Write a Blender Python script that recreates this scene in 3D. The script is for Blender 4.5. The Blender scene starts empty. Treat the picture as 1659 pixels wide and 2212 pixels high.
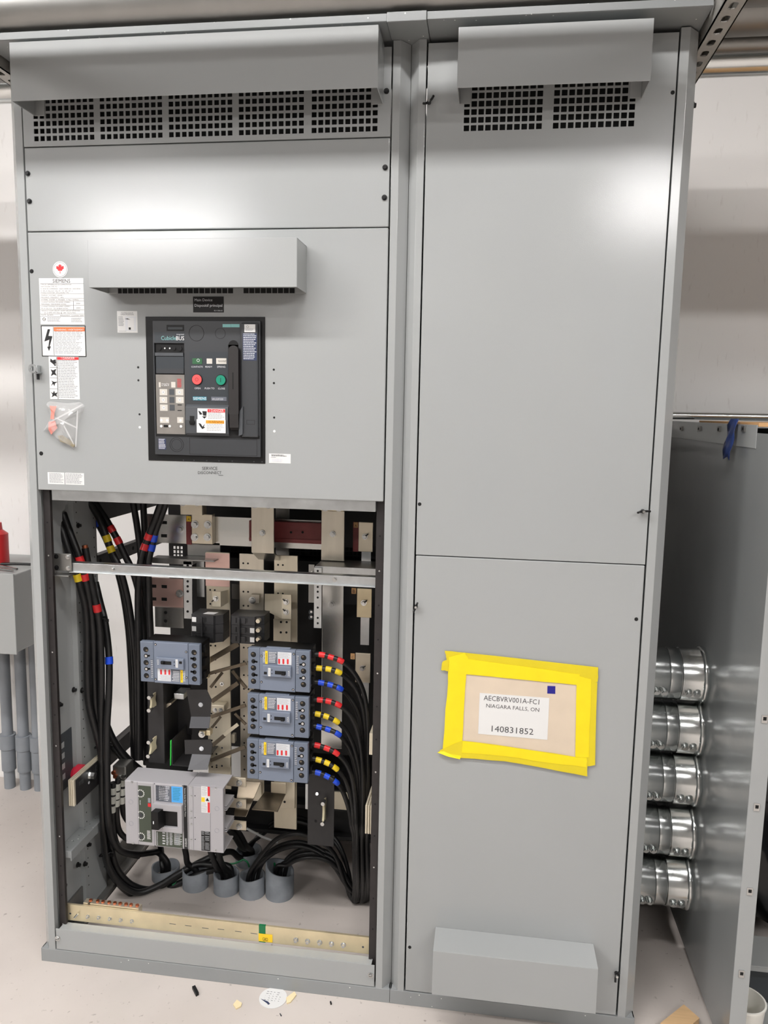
import bpy, math, random
from mathutils import Vector, Matrix
random.seed(7)
scene = bpy.context.scene
COL = scene.collection

# ------------------------------------------------------------------ camera geometry
FPX = 1660.0
CAM = Vector((1.1118, -1.774, 1.503))
YAW, PIT, ROL = 0.13405310, -0.13161013, -0.01897066
RM = Matrix.Rotation(YAW, 3, 'Z') @ Matrix.Rotation(PIT, 3, 'X') @ Matrix.Rotation(ROL, 3, 'Y')

def ray(u, v):
    return RM @ Vector(((u - 829.5) / FPX, 1.0, -(v - 1106.0) / FPX))
def at(u, v, Y):
    d = ray(u, v); return CAM + d * ((Y - CAM.y) / d.y)
def atx(u, v, x):
    d = ray(u, v); return CAM + d * ((x - CAM.x) / d.x)
def atz(u, v, z=0.0):
    d = ray(u, v); return CAM + d * ((z - CAM.z) / d.z)
def rect(L, R, T, B, Y):
    """measured edges -> x0, x1, z0, z1 on the plane y = Y"""
    mx, my = (L + R) / 2, (T + B) / 2
    return at(L, my, Y).x, at(R, my, Y).x, at(mx, B, Y).z, at(mx, T, Y).z
class Q:                      # a measuring patch: offset and scale
    def __init__(s, ox, oy, k): s.ox, s.oy, s.k = ox, oy, k
    def __call__(s, u, v): return s.ox + u / s.k, s.oy + v / s.k
    def r(s, L, R, T, B, Y):
        a = s(L, T); b = s(R, B); return rect(a[0], b[0], a[1], b[1], Y)
    def p(s, u, v, Y):
        return at(*s(u, v), Y)
q3 = Q(40, 480, 3.687); q4 = Q(300, 620, 4.366); q5 = Q(80, 1040, 4.1475); q6 = Q(440, 1040, 4.1475)
q7 = Q(80, 1400, 4.1475); q8 = Q(440, 1380, 4.1475); q9 = Q(80, 1740, 4.1475); q10 = Q(440, 1740, 4.1475)
qb = Q(240, 1640, 5.53); qm = Q(380, 1280, 6.38); qs = Q(920, 1380, 4.1475); q0 = Q(0, 0, 1.0)

cd = bpy.data.cameras.new('camera'); cam = bpy.data.objects.new('camera', cd); COL.objects.link(cam)
r_, f_, u_ = RM.col[0], RM.col[1], RM.col[2]
cam.matrix_world = Matrix(((r_.x, u_.x, -f_.x, CAM.x), (r_.y, u_.y, -f_.y, CAM.y), (r_.z, u_.z, -f_.z, CAM.z), (0, 0, 0, 1)))
cd.sensor_fit = 'HORIZONTAL'; cd.sensor_width = 36.0; cd.lens = FPX * 36.0 / 1659.0
cd.clip_start = 0.02; cd.clip_end = 60
scene.camera = cam

# ------------------------------------------------------------------ materials
def lin(c):
    return tuple(((x / 255) / 12.92 if x / 255 <= 0.04045 else ((x / 255 + 0.055) / 1.055) ** 2.4) for x in c)
MATS = {}
def mat(name, rgb, rough=0.5, metal=0.0, var=0.0, vscale=8.0, bump=0.0, bscale=300.0, stretch=(1, 1, 1), spec=0.5,
        alpha=1.0, emit=None, rvar=0.0, coat=0.0, trans=0.0):
    m = bpy.data.materials.new(name); m.use_nodes = True
    nt = m.node_tree; b = nt.nodes['Principled BSDF']
    c = lin(rgb)
    b.inputs['Base Color'].default_value = (*c, 1); b.inputs['Roughness'].default_value = rough
    b.inputs['Metallic'].default_value = metal; b.inputs['Specular IOR Level'].default_value = spec
    b.inputs['Coat Weight'].default_value = coat
    if trans: b.inputs['Transmission Weight'].default_value = trans
    if alpha < 1: b.inputs['Alpha'].default_value = alpha
    if emit:
        b.inputs['Emission Color'].default_value = (*lin(rgb), 1); b.inputs['Emission Strength'].default_value = emit
    if var or bump or rvar:
        tc = nt.nodes.new('ShaderNodeTexCoord'); mp = nt.nodes.new('ShaderNodeMapping')
        mp.inputs['Scale'].default_value = stretch
        nt.links.new(tc.outputs['Object'], mp.inputs['Vector'])
    if var or rvar:
        n = nt.nodes.new('ShaderNodeTexNoise'); n.inputs['Scale'].default_value = vscale; n.inputs['Detail'].default_value = 5
        nt.links.new(mp.outputs['Vector'], n.inputs['Vector'])
        if var:
            rp = nt.nodes.new('ShaderNodeValToRGB')
            rp.color_ramp.elements[0].position = 0.3; rp.color_ramp.elements[1].position = 0.7
            rp.color_ramp.elements[0].color = (*[max(0, x * (1 - var)) for x in c], 1)
            rp.color_ramp.elements[1].color = (*[min(1, x * (1 + var)) for x in c], 1)
            nt.links.new(n.outputs['Fac'], rp.inputs['Fac']); nt.links.new(rp.outputs['Color'], b.inputs['Base Color'])
        if rvar:
            mr = nt.nodes.new('ShaderNodeMapRange')
            mr.inputs['To Min'].default_value = max(0.02, rough - rvar); mr.inputs['To Max'].default_value = rough + rvar
            nt.links.new(n.outputs['Fac'], mr.inputs['Value']); nt.links.new(mr.outputs['Result'], b.inputs['Roughness'])
    if bump:
        n2 = nt.nodes.new('ShaderNodeTexNoise'); n2.inputs['Scale'].default_value = bscale
        nt.links.new(mp.outputs['Vector'], n2.inputs['Vector'])
        bp = nt.nodes.new('ShaderNodeBump'); bp.inputs['Strength'].default_value = bump; bp.inputs['Distance'].default_value = 0.002
        nt.links.new(n2.outputs['Fac'], bp.inputs['Height']); nt.links.new(bp.outputs['Normal'], b.inputs['Normal'])
    MATS[name] = m; return m

PAINT = mat('grey_enamel', (156, 158.5, 158.5), 0.155, var=0.015, vscale=3, bump=0.05, bscale=500)
PAINT2 = mat('grey_enamel_glossy', (140, 143, 144), 0.22, var=0.03, vscale=3, bump=0.04, bscale=400)
FRAMEB = mat('dark_frame', (40, 36, 36), 0.5, var=0.2, vscale=40)
DARKP = mat('dark_grey_steel', (62, 66, 70), 0.5, var=0.08, vscale=10)
def specks(m, scale, thr, rgb):
    nt = m.node_tree; b = nt.nodes['Principled BSDF']; src = b.inputs['Base Color'].links[0].from_socket
    tc = nt.nodes.new('ShaderNodeTexCoord'); v = nt.nodes.new('ShaderNodeTexVoronoi'); v.inputs['Scale'].default_value = scale
    nt.links.new(tc.outputs['Object'], v.inputs['Vector'])
    lt = nt.nodes.new('ShaderNodeMath'); lt.operation = 'LESS_THAN'; lt.inputs[1].default_value = thr
    nt.links.new(v.outputs['Distance'], lt.inputs[0])
    sp = nt.nodes.new('ShaderNodeSeparateColor'); nt.links.new(v.outputs['Color'], sp.inputs['Color'])
    gt = nt.nodes.new('ShaderNodeMath'); gt.operation = 'GREATER_THAN'; gt.inputs[1].default_value = .86; nt.links.new(sp.outputs['Red'], gt.inputs[0])
    mu = nt.nodes.new('ShaderNodeMath'); mu.operation = 'MULTIPLY'; nt.links.new(lt.outputs[0], mu.inputs[0]); nt.links.new(gt.outputs[0], mu.inputs[1])
    mx = nt.nodes.new('ShaderNodeMix'); mx.data_type = 'RGBA'; nt.links.new(mu.outputs[0], mx.inputs['Factor']); nt.links.new(src, mx.inputs['A'])
    mx.inputs['B'].default_value = (*lin(rgb), 1); nt.links.new(mx.outputs['Result'], b.inputs['Base Color'])
specks(PAINT2, 90, .13, (228, 228, 226))
GALV = mat('galvanised_steel', (196, 199, 200), 0.34, 1.0, var=0.10, vscale=30, rvar=0.1)
GALVD = mat('weathered_galvanised', (150, 149, 146), 0.42, 0.9, var=0.10, vscale=6, rvar=0.08)
EMT = mat('shiny_zinc', (222, 225, 224), 0.2, 1.0, var=0.04, vscale=6, stretch=(2, 10, 10), rvar=0.06)
TIN = mat('tinned_copper_bar', (214, 204, 184), 0.36, 0.8, var=0.05, vscale=9, rvar=0.06)
TINV = mat('tinned_upright_bar', (206, 199, 184), 0.34, 0.85, var=0.06, vscale=5, stretch=(9, 1, 1), rvar=0.08)
SILV = mat('silvered_bar', (206, 206, 203), 0.27, 0.95, var=0.02, vscale=3)
GOLD = mat('yellowed_tin', (222, 208, 174), 0.4, 0.7, var=0.12, vscale=12, rvar=0.1)
CREAM = mat('cream_tin_plate', (222, 212, 190), 0.42, 0.35, var=0.04, vscale=8, stretch=(6, 1, 1))
BRONZE = mat('dull_tin_strap', (112, 102, 88), 0.36, 0.75, var=0.25, vscale=14)
COPPER = mat('copper', (190, 112, 80), 0.35, 0.9, var=0.15, vscale=60)
BOLT = mat('zinc_bolt', (205, 206, 205), 0.25, 1.0)
BLACKB = mat('black_oxide', (28, 28, 29), 0.4, 0.3)
RUBBER = mat('black_cable_jacket', (20, 20, 21), 0.42, bump=0.04, bscale=120)
BLACK = mat('black_plastic', (11, 11, 12), 0.45, spec=.35)
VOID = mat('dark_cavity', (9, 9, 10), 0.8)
BARRIER = mat('black_fibre_sheet', (40, 39, 40), 0.5, var=0.08, vscale=15)
FLAP = mat('grey_fibre_sheet', (72, 72, 76), 0.5)
BARRGR = mat('dark_rear_plate', (30, 30, 31), 0.55)
REDINS = mat('red_fibreglass', (120, 44, 44), 0.5, var=0.08, vscale=40)
REDSTAND = mat('red_insulator', (200, 38, 62), 0.4)
TANINS = mat('tan_insulator', (196, 188, 158), 0.45, var=0.08, vscale=30)
BRKB = mat('slate_blue_plastic', (102, 111, 126), 0.42, bump=0.03, bscale=900)
BRKB2 = mat('slate_blue_plastic_light', (112, 121, 137), 0.42)
BRKG = mat('light_grey_plastic', (164, 162, 165), 0.45, bump=0.03, bscale=900)
OLIVE = mat('olive_panel', (62, 70, 58), 0.4)
CHAR = mat('charcoal_plastic', (52, 54, 57), 0.42, var=0.03, vscale=6)
CHAR2 = mat('charcoal_panel', (46, 51, 56), 0.4)
CHARL = mat('light_charcoal', (70, 73, 77), 0.4)
SMOKE = mat('smoky_clear_cover', (126, 122, 117), 0.25, var=0.10, vscale=25, coat=0.5)
GREYL = mat('pale_grey_dial', (196, 192, 184), 0.4)
HANDLE = mat('brown_black_handle', (32, 29, 29), 0.5)
WHITE = mat('white_label', (218, 218, 217), 0.45)
OFFW = mat('grey_white_label', (208, 210, 214), 0.45)
INK = mat('black_ink', (20, 20, 22), 0.6)
GREYINK = mat('grey_ink', (92, 94, 98), 0.6)
RED = mat('red_print', (206, 38, 44), 0.45)
ORANGE = mat('orange_print', (236, 104, 44), 0.45)
AMBER = mat('amber_print', (246, 160, 40), 0.45)
YEL = mat('yellow_print', (240, 200, 40), 0.45)
TEAL = mat('teal_print', (118, 172, 170), 0.45)
TEALB = mat('teal_blue_print', (38, 132, 152), 0.45)
FINE = mat('fine_grey_print', (150, 152, 155), 0.6)
BLUEL = mat('sky_blue_label', (74, 160, 226), 0.45)
NAVY = mat('navy_print', (44, 54, 84), 0.45)
SLATE = mat('slate_label', (96, 100, 110), 0.45)
GRN = mat('green_button', (16, 130, 104), 0.35)
REDB = mat('red_button', (226, 84, 84), 0.35)
GREENDK = mat('dark_green_window', (46, 92, 60), 0.3)
TAPER = mat('red_tape', (214, 42, 46), 0.35); TAPEY = mat('yellow_tape', (226, 196, 36), 0.35)
TAPEB = mat('blue_tape', (28, 74, 206), 0.35); TAPEW = mat('white_tape', (205, 205, 196), 0.4)
GRNWIRE = mat('green_wire', (22, 110, 66), 0.4); GRNEDGE = mat('green_edge', (40, 180, 60), 0.4)
PVC = mat('grey_pvc', (134, 139, 145), 0.45, var=0.07, vscale=14)
STRUTM = mat('dull_zinc_strut', (196, 194, 188), 0.5, 0.7, var=0.05, vscale=20)
PVCS = mat('grey_pvc_spattered', (134, 139, 145), 0.5, var=0.12, vscale=30, bump=0.08, bscale=90)
KRAFT = mat('kraft_paper', (208, 192, 172), 0.7, var=0.03, vscale=20, bump=0.08, bscale=60)
YTAPE = mat('yellow_masking_tape', (238, 212, 12), 0.45, var=0.03, vscale=20, bump=0.15, bscale=50)
YTAPE2 = mat('yellow_masking_tape_single', (214, 194, 26), 0.45, var=0.03, vscale=20, bump=0.15, bscale=50)
CARD = mat('cardboard', (200, 156, 108), 0.75, var=0.06, vscale=12)
WOOD = mat('pale_wood', (204, 170, 128), 0.6, var=0.08, vscale=8, stretch=(1, 12, 1))
CREAMP = mat('cream_scrap', (232, 214, 172), 0.6)
CUPW = mat('white_plastic', (236, 234, 226), 0.4)
BLUEP = mat('blue_plastic', (44, 62, 116), 0.3, var=0.25, vscale=30)
BAGP = mat('clear_bag', (225, 225, 225), 0.12, alpha=0.30, bump=0.5, bscale=40, spec=0.9)
BAGO = mat('orange_tag', (224, 92, 40), 0.45); KEYM = mat('brass_key', (170, 160, 135), 0.4, 0.6)
PINK = mat('rose_tinted_bar', (226, 190, 180), 0.36, 0.6, var=0.03, vscale=4)
BLKFILM = mat('black_film', (16, 17, 19), 0.22, bump=0.8, bscale=14)
GREYBOX = mat('grey_box_enamel', (160, 162, 161), 0.4)
REDTHING = mat('red_enamel', (190, 40, 44), 0.4)

def floor_mat():
    m = bpy.data.materials.new('concrete_floor'); m.use_nodes = True; nt = m.node_tree; b = nt.nodes['Principled BSDF']
    tc = nt.nodes.new('ShaderNodeTexCoord')
    n1 = nt.nodes.new('ShaderNodeTexNoise'); n1.inputs['Scale'].default_value = 2.2; n1.inputs['Detail'].default_value = 8
    n2 = nt.nodes.new('ShaderNodeTexNoise'); n2.inputs['Scale'].default_value = 60; n2.inputs['Detail'].default_value = 3
    for n in (n1, n2): nt.links.new(tc.outputs['Object'], n.inputs['Vector'])
    r1 = nt.nodes.new('ShaderNodeValToRGB'); e = r1.color_ramp.elements
    e[0].position = .3; e[0].color = (*lin((184, 176, 170)), 1); e[1].position = .7; e[1].color = (*lin((202, 194, 188)), 1)
    r2 = nt.nodes.new('ShaderNodeValToRGB'); e = r2.color_ramp.elements
    e[0].position = .22; e[0].color = (*lin((120, 112, 106)), 1); e[1].position = .34; e[1].color = (1, 1, 1, 1)
    mx = nt.nodes.new('ShaderNodeMix'); mx.data_type = 'RGBA'; mx.blend_type = 'MULTIPLY'; mx.inputs['Factor'].default_value = 0.7
    nt.links.new(n1.outputs['Fac'], r1.inputs['Fac']); nt.links.new(n2.outputs['Fac'], r2.inputs['Fac'])
    nt.links.new(r1.outputs['Color'], mx.inputs['A']); nt.links.new(r2.outputs['Color'], mx.inputs['B'])
    nt.links.new(mx.outputs['Result'], b.inputs['Base Color']); b.inputs['Roughness'].default_value = 0.55
    bp = nt.nodes.new('ShaderNodeBump'); bp.inputs['Strength'].default_value = .12; bp.inputs['Distance'].default_value = .003
    nt.links.new(n2.outputs['Fac'], bp.inputs['Height']); nt.links.new(bp.outputs['Normal'], b.inputs['Normal'])
    return m
FLOORM = floor_mat()
def wall_mat():
    m = bpy.data.materials.new('white_painted_concrete'); m.use_nodes = True; nt = m.node_tree; b = nt.nodes['Principled BSDF']
    tc = nt.nodes.new('ShaderNodeTexCoord'); mp = nt.nodes.new('ShaderNodeMapping')
    mp.inputs['Scale'].default_value = (40, 40, 9); mp.inputs['Rotation'].default_value = (0, 0.5, 0)
    n1 = nt.nodes.new('ShaderNodeTexNoise'); n1.inputs['Scale'].default_value = 2.0; n1.inputs['Detail'].default_value = 3
    nt.links.new(tc.outputs['Object'], mp.inputs['Vector']); nt.links.new(mp.outputs['Vector'], n1.inputs['Vector'])
    r1 = nt.nodes.new('ShaderNodeValToRGB'); e = r1.color_ramp.elements
    e[0].position = .22; e[0].color = (*lin((222, 219, 216)), 1); e[1].position = .36; e[1].color = (*lin((236, 234, 232)), 1)
    nt.links.new(n1.outputs['Fac'], r1.inputs['Fac']); nt.links.new(r1.outputs['Color'], b.inputs['Base Color'])
    b.inputs['Roughness'].default_value = .6
    return m
WALLM = wall_mat()
PLAINW = mat('plain_grey_wall', (140, 138, 135), 0.7)
CEILM = mat('grey_ceiling', (120, 118, 115), 0.8)

# ------------------------------------------------------------------ mesh builder
_txt = {}
def text_mesh(s):
    if s not in _txt:
        cu = bpy.data.curves.new('t', 'FONT'); cu.body = s; cu.size = 1.0; cu.resolution_u = 2
        o = bpy.data.objects.new('t', cu); COL.objects.link(o)
        me = bpy.data.meshes.new_from_object(o.evaluated_get(bpy.context.evaluated_depsgraph_get()))
        vs = [tuple(v.co) for v in me.vertices]; fs = [tuple(p.vertices) for p in me.polygons]
        bpy.data.objects.remove(o); bpy.data.curves.remove(cu); bpy.data.meshes.remove(me)
        x0 = min((v[0] for v in vs), default=0); x1 = max((v[0] for v in vs), default=1)
        _txt[s] = (vs, fs, x0, x1)
    return _txt[s]

def catmull(pts, n=8):
    pts = [Vector(p) for p in pts]
    if len(pts) < 3:
        return [pts[0].lerp(pts[-1], i / n) for i in range(n + 1)]
    out = []
    P = [pts[0] * 2 - pts[1]] + pts + [pts[-1] * 2 - pts[-2]]
    for i in range(1, len(P) - 2):
        p0, p1, p2, p3 = P[i - 1], P[i], P[i + 1], P[i + 2]
        t1 = max((p1 - p0).length, 1e-5) ** .5; t2 = max((p2 - p1).length, 1e-5) ** .5; t3 = max((p3 - p2).length, 1e-5) ** .5
        m1 = (p2 - p1) + ((p1 - p0) / t1 - (p2 - p0) / (t1 + t2)) * t2
        m2 = (p2 - p1) + ((p3 - p2) / t3 - (p3 - p1) / (t2 + t3)) * t2
        for k in range(n):
            s = k / n; a = 2 * s**3 - 3 * s**2 + 1; b = s**3 - 2 * s**2 + s; c = -2 * s**3 + 3 * s**2; d = s**3 - s**2
            out.append(p1 * a + m1 * b + p2 * c + m2 * d)
    out.append(pts[-1]); return out

class MB:
    def __init__(s, T=None):
        s.V, s.F, s.M, s.S, s.mats, s.T = [], [], [], [], [], T
    def mi(s, m):
        if m not in s.mats: s.mats.append(m)
        return s.mats.index(m)
    def add(s, vs, fs, m, smooth=False):
        b = len(s.V); k = s.mi(m)
        s.V += [(s.T @ Vector(v)) if s.T else Vector(v) for v in vs]
        for f in fs:
            s.F.append([i + b for i in f]); s.M.append(k); s.S.append(smooth)
        return s
    def box(s, x0, x1, y0, y1, z0, z1, m):
        if x0 > x1: x0, x1 = x1, x0
        if y0 > y1: y0, y1 = y1, y0
        if z0 > z1: z0, z1 = z1, z0
        v = [(x, y, z) for x in (x0, x1) for y in (y0, y1) for z in (z0, z1)]
        return s.add(v, [(0, 1, 3, 2), (4, 6, 7, 5), (0, 4, 5, 1), (2, 3, 7, 6), (0, 2, 6, 4), (1, 5, 7, 3)], m)
    def rbox(s, r, y0, y1, m):               # r = (x0, x1, z0, z1)
        return s.box(r[0], r[1], y0, y1, r[2], r[3], m)
    def prism(s, poly, axis, d0, d1, m, smooth=False):
        """poly in the plane across `axis`: y -> (x, z); x -> (y, z); z -> (x, y)"""
        f = {'y': lambda p, d: (p[0], d, p[1]), 'x': lambda p, d: (d, p[0], p[1]), 'z': lambda p, d: (p[0], p[1], d)}[axis]
        n = len(poly)
        v = [f(p, d0) for p in poly] + [f(p, d1) for p in poly]
        s.add(v, [list(range(n)), list(range(2 * n - 1, n - 1, -1))], m)
        s.add(v, [(i, i + n, (i + 1) % n + n, (i + 1) % n) for i in range(n)], m, smooth)
        return s
    def cyl(s, p, q, r, m, n=16, r2=None, caps=True, smooth=True):
        p, q = Vector(p), Vector(q); r2 = r if r2 is None else r2
        d = (q - p).normalized(); a = d.orthogonal().normalized(); b = d.cross(a)
        cs = [(math.cos(2 * math.pi * i / n), math.sin(2 * math.pi * i / n)) for i in range(n)]
        v = [p + (a * c + b * t) * r for c, t in cs] + [q + (a * c + b * t) * r2 for c, t in cs]
        s.add(v, [(i, (i + 1) % n, (i + 1) % n + n, i + n) for i in range(n)], m, smooth)
        if caps: s.add(v, [list(range(n - 1, -1, -1)), list(range(n, 2 * n))], m)
        return s
    def lathe(s, p, axis, prof, m, n=32, closed=False):
        """prof: (distance along axis, radius)"""
        p = Vector(p); d = Vector(axis).normalized(); a = d.orthogonal().normalized(); b = d.cross(a)
        pr = list(prof) + ([prof[0]] if closed else [])
        runs = [[pr[0]]]
        for q0, q1, q2 in zip(pr, pr[1:], pr[2:] + [None]):
            runs[-1].append(q1)
            if q2 is not None:
                e, g = Vector((q1[0] - q0[0], q1[1] - q0[1])), Vector((q2[0] - q1[0], q2[1] - q1[1]))
                if e.length > 1e-9 and g.length > 1e-9 and e.angle(g) > 0.6: runs.append([q1])
        for run in runs:
            v = []
            for t, r in run:
                v += [p + d * t + (a * math.cos(2 * math.pi * i / n) + b * math.sin(2 * math.pi * i / n)) * r for i in range(n)]
            s.add(v, [(j * n + i, j * n + (i + 1) % n, (j + 1) * n + (i + 1) % n, (j + 1) * n + i) for j in range(len(run) - 1) for i in range(n)], m, True)
        return s
    def tube(s, path, r, m, n=12, caps=True):
        path = [Vector(p) for p in path]; k = len(path)
        T = [(path[min(i + 1, k - 1)] - path[max(i - 1, 0)]).normalized() for i in range(k)]
        a = T[0].orthogonal().normalized(); v = []
        for i in range(k):
            a = (a - T[i] * a.dot(T[i])).normalized(); b = T[i].cross(a)
            v += [path[i] + (a * math.cos(2 * math.pi * j / n) + b * math.sin(2 * math.pi * j / n)) * r for j in range(n)]
        s.add(v, [(i * n + j, i * n + (j + 1) % n, (i + 1) * n + (j + 1) % n, (i + 1) * n + j) for i in range(k - 1) for j in range(n)], m, True)
        if caps: s.add(v, [list(range(n - 1, -1, -1)), list(range((k - 1) * n, k * n))], m)
        return s
    def disc(s, c, r, m, t=0.0006, n=20):     # thin disc facing -y, in front of c
        return s.cyl((c[0], c[1], c[2]), (c[0], c[1] - t, c[2]), r, m, n)
    def ring(s, c, r0, r1, m, t=0.0006, n=28):
        return s.lathe(c, (0, -1, 0), [(0, r1), (t, r1), (t, r0), (0, r0)], m, n)
    def plate(s, x0, x1, z0, z1, y0, y1, holes, m):
        """sheet with rectangular openings, real thickness"""
        xs = sorted({round(t, 6) for t in [x0, x1] + [h[i] for h in holes for i in (0, 1)]})
        zs = sorted({round(t, 6) for t in [z0, z1] + [h[i] for h in holes for i in (2, 3)]})
        nx, nz = len(xs) - 1, len(zs) - 1
        def solid(i, j):
            if not (0 <= i < nx and 0 <= j < nz): return False
            cx, cz = (xs[i] + xs[i + 1]) / 2, (zs[j] + zs[j + 1]) / 2
            return not any(h[0] < cx < h[1] and h[2] < cz < h[3] for h in holes)
        W = nz + 1
        v = [(x, y0, z) for x in xs for z in zs] + [(x, y1, z) for x in xs for z in zs]; O = len(xs) * W
        f = []
        sol = [[solid(i, j) for j in range(nz)] for i in range(nx)]
        g = lambda i, j: 0 <= i < nx and 0 <= j < nz and sol[i][j]
        for i in range(nx):
            for j in range(nz):
                if not sol[i][j]: continue
                a, b, c, d = i * W + j, (i + 1) * W + j, (i + 1) * W + j + 1, i * W + j + 1
                f += [(a, b, c, d), (d + O, c + O, b + O, a + O)]
                if not g(i - 1, j): f.append((a, d, d + O, a + O))
                if not g(i + 1, j): f.append((b, b + O, c + O, c))
                if not g(i, j - 1): f.append((a, a + O, b + O, b))
                if not g(i, j + 1): f.append((d, c, c + O, d + O))
        return s.add(v, f, m)
    def text(s, t, a, b, m, h=None, Y=None):
        """print t with its baseline from a to b (world points in an xz plane); h = cap height in metres"""
        vs, fs, x0, x1 = text_mesh(t)
        a, b = Vector(a), Vector(b); Y = a.y if Y is None else Y
        d = b - a; d.y = 0; L = d.length; ex = d / L; ez = Vector((-ex.z, 0, ex.x))
        sx = L / (x1 - x0); sy = sx if h is None else h / 0.69
        pts = [a + ex * ((v[0] - x0) * sx) + ez * (v[1] * sy) for v in vs]
        for p in pts: p.y = Y
        return s.add(pts, fs, m)
    def lines(s, r, n, m, y, fill=0.45, jit=0.25, t=0.0002):
        """rows of fine print too small to read"""
        if m is GREYINK: m = FINE
        x0, x1, z0, z1 = r; p = (z1 - z0) / n; rnd = random.Random(int(abs(x0 * 9973 + z0 * 7919) * 1000))
        for i in range(n):
            zt = z1 - i * p; xe = x1 - (x1 - x0) * jit * rnd.random(); x = x0
            while x < xe:
                w = (x1 - x0) * (0.05 + 0.12 * rnd.random()); s.box(x, min(x + w, xe), y - t, y, zt - p * fill, zt, m); x += w + (x1 - x0) * 0.025
        return s
    def build(s, name, parent=None, bevel=0.0, seg=2, label=None, kind=None):
        off = Vector((0, 0, 0)); p = parent
        while p is not None:
            off += p.location; p = p.parent
        me = bpy.data.meshes.new(name)
        me.from_pydata([tuple(v - off) for v in s.V], [], s.F)
        for m in s.mats: me.materials.append(m)
        me.polygons.foreach_set('material_index', s.M); me.polygons.foreach_set('use_smooth', s.S)
        me.validate(); me.update()
        o = bpy.data.objects.new(name, me); COL.objects.link(o); o.parent = parent
        if bevel:
            b = o.modifiers.new('bevel', 'BEVEL'); b.width = bevel; b.segments = seg; b.limit_method = 'ANGLE'; b.angle_limit = 0.7
        if label: o['label'] = label
        if kind: o['kind'] = kind
        return o

def tag(o, label, cat, group=None, kind=None):
    o['label'] = label; o['category'] = cat
    if group: o['group'] = group
    if kind: o['kind'] = kind
    return o
def thing(name, label, cat, loc=(0, 0, 0), group=None):
    o = bpy.data.objects.new(name, None); COL.objects.link(o); o.location = loc; o.empty_display_size = 0.05
    return tag(o, label, cat, group)
def struct(o):
    o['kind'] = 'structure'; return o
def copy_tree(root, loc, label, rot=None):
    r = root.copy(); COL.objects.link(r); r.location = loc; r['label'] = label
    if rot: r.rotation_euler = rot
    for ch in root.children:
        c = ch.copy(); COL.objects.link(c); c.parent = r
        for g in ch.children:
            d = g.copy(); COL.objects.link(d); d.parent = c
    return r
def screw(parent, P, r, m=BLACKB, name='screw', t=0.006, label=None):
    b = MB(); P = Vector(P)
    b.cyl(P, P + Vector((0, -t * .3, 0)), r * 1.35, m, 18)
    b.cyl(P + Vector((0, -t * .3, 0)), P + Vector((0, -t, 0)), r, m, 6 if m is not BLACKB else 14, r2=r * .8, smooth=False)
    b.box(P.x - r * .7, P.x + r * .7, P.y - t * 1.04, P.y - t * .9, P.z - r * .1, P.z + r * .1, VOID)
    return b.build(name, parent, label=label)
def hexbolt(b, P, r, m=BOLT, t=0.008, d=(0, -1, 0)):
    P = Vector(P); d = Vector(d)
    b.cyl(P, P + d * t * .25, r * 1.5, m, 20); b.cyl(P + d * t * .25, P + d * t, r, m, 6, smooth=False)
    return b
def pts(q, Y, *l):
    return [q.p(u, v, Y) for u, v in l]
def poly(q, Y, *l):
    return [(p.x, p.z) for p in pts(q, Y, *l)]

# ------------------------------------------------------------------ the room
YW = 0.94
def slab(name, x0, x1, y0, y1, z0, z1, m):
    return struct(MB().box(x0, x1, y0, y1, z0, z1, m).build(name))
slab('floor', -4, 4.6, -6, YW, -0.1, 0, FLOORM)
slab('ceiling', -4, 4.6, -6, YW, 3.5, 3.6, CEILM)
slab('wall_back', -4, 4.6, YW, YW + .1, -0.1, 3.6, WALLM)
slab('wall_left', -4.1, -4, -6, YW + .1, -0.1, 3.6, PLAINW)
slab('wall_right', 4.6, 4.7, -6, YW + .1, -0.1, 3.6, PLAINW)
slab('wall_front', -4.1, 4.7, -6.1, -6, -0.1, 3.6, PLAINW)

def lamp(x, y, z, L, w, power, label, along='x'):
    t = thing('ceiling_light', label, 'light', (x, y, z), 'linear ceiling lights')
    hx, hy = (L / 2, w / 2) if along == 'x' else (w / 2, L / 2)
    b = MB(); b.box(x - hx - .02, x + hx + .02, y - hy - .02, y + hy + .02, z + .012, z + .07, GREYBOX)
    b.build('housing', t, .004)
    c = MB()
    for s in (-.7, .7):
        px, py = (x + hx * s, y) if along == 'x' else (x, y + hy * s)
        c.cyl((px, py, z + .07), (px, py, 3.5), .004, BOLT, 8)
    c.build('hanger', t)
    em = mat('lamp_diffuser', (255, 252, 250), .5, emit=power)
    MB().box(x - hx, x + hx, y - hy, y + hy, z, z + .012, em).build('diffuser', t)
lamp(-1.47, -4.1, 2.875, 1.25, .075, 185, 'linear ceiling light hung far left behind the viewer')
lamp(2.18, -3.75, 2.92, .6, .12, 140, 'linear ceiling light hung far right behind the viewer')
lamp(-0.9, -1.3, 3.15, 1.5, .14, 54, 'long ceiling light nearest the left board')
lamp(0.75, -1.3, 3.15, 1.4, .14, 54, 'long ceiling light nearest the right board')
lamp(-2.5, -2.2, 3.05, 1.6, .14, 66, 'ceiling light beyond the left side of the boards')
lamp(3.5, -2.2, 3.05, 1.6, .14, 66, 'ceiling light beyond the right side of the boards')

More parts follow.
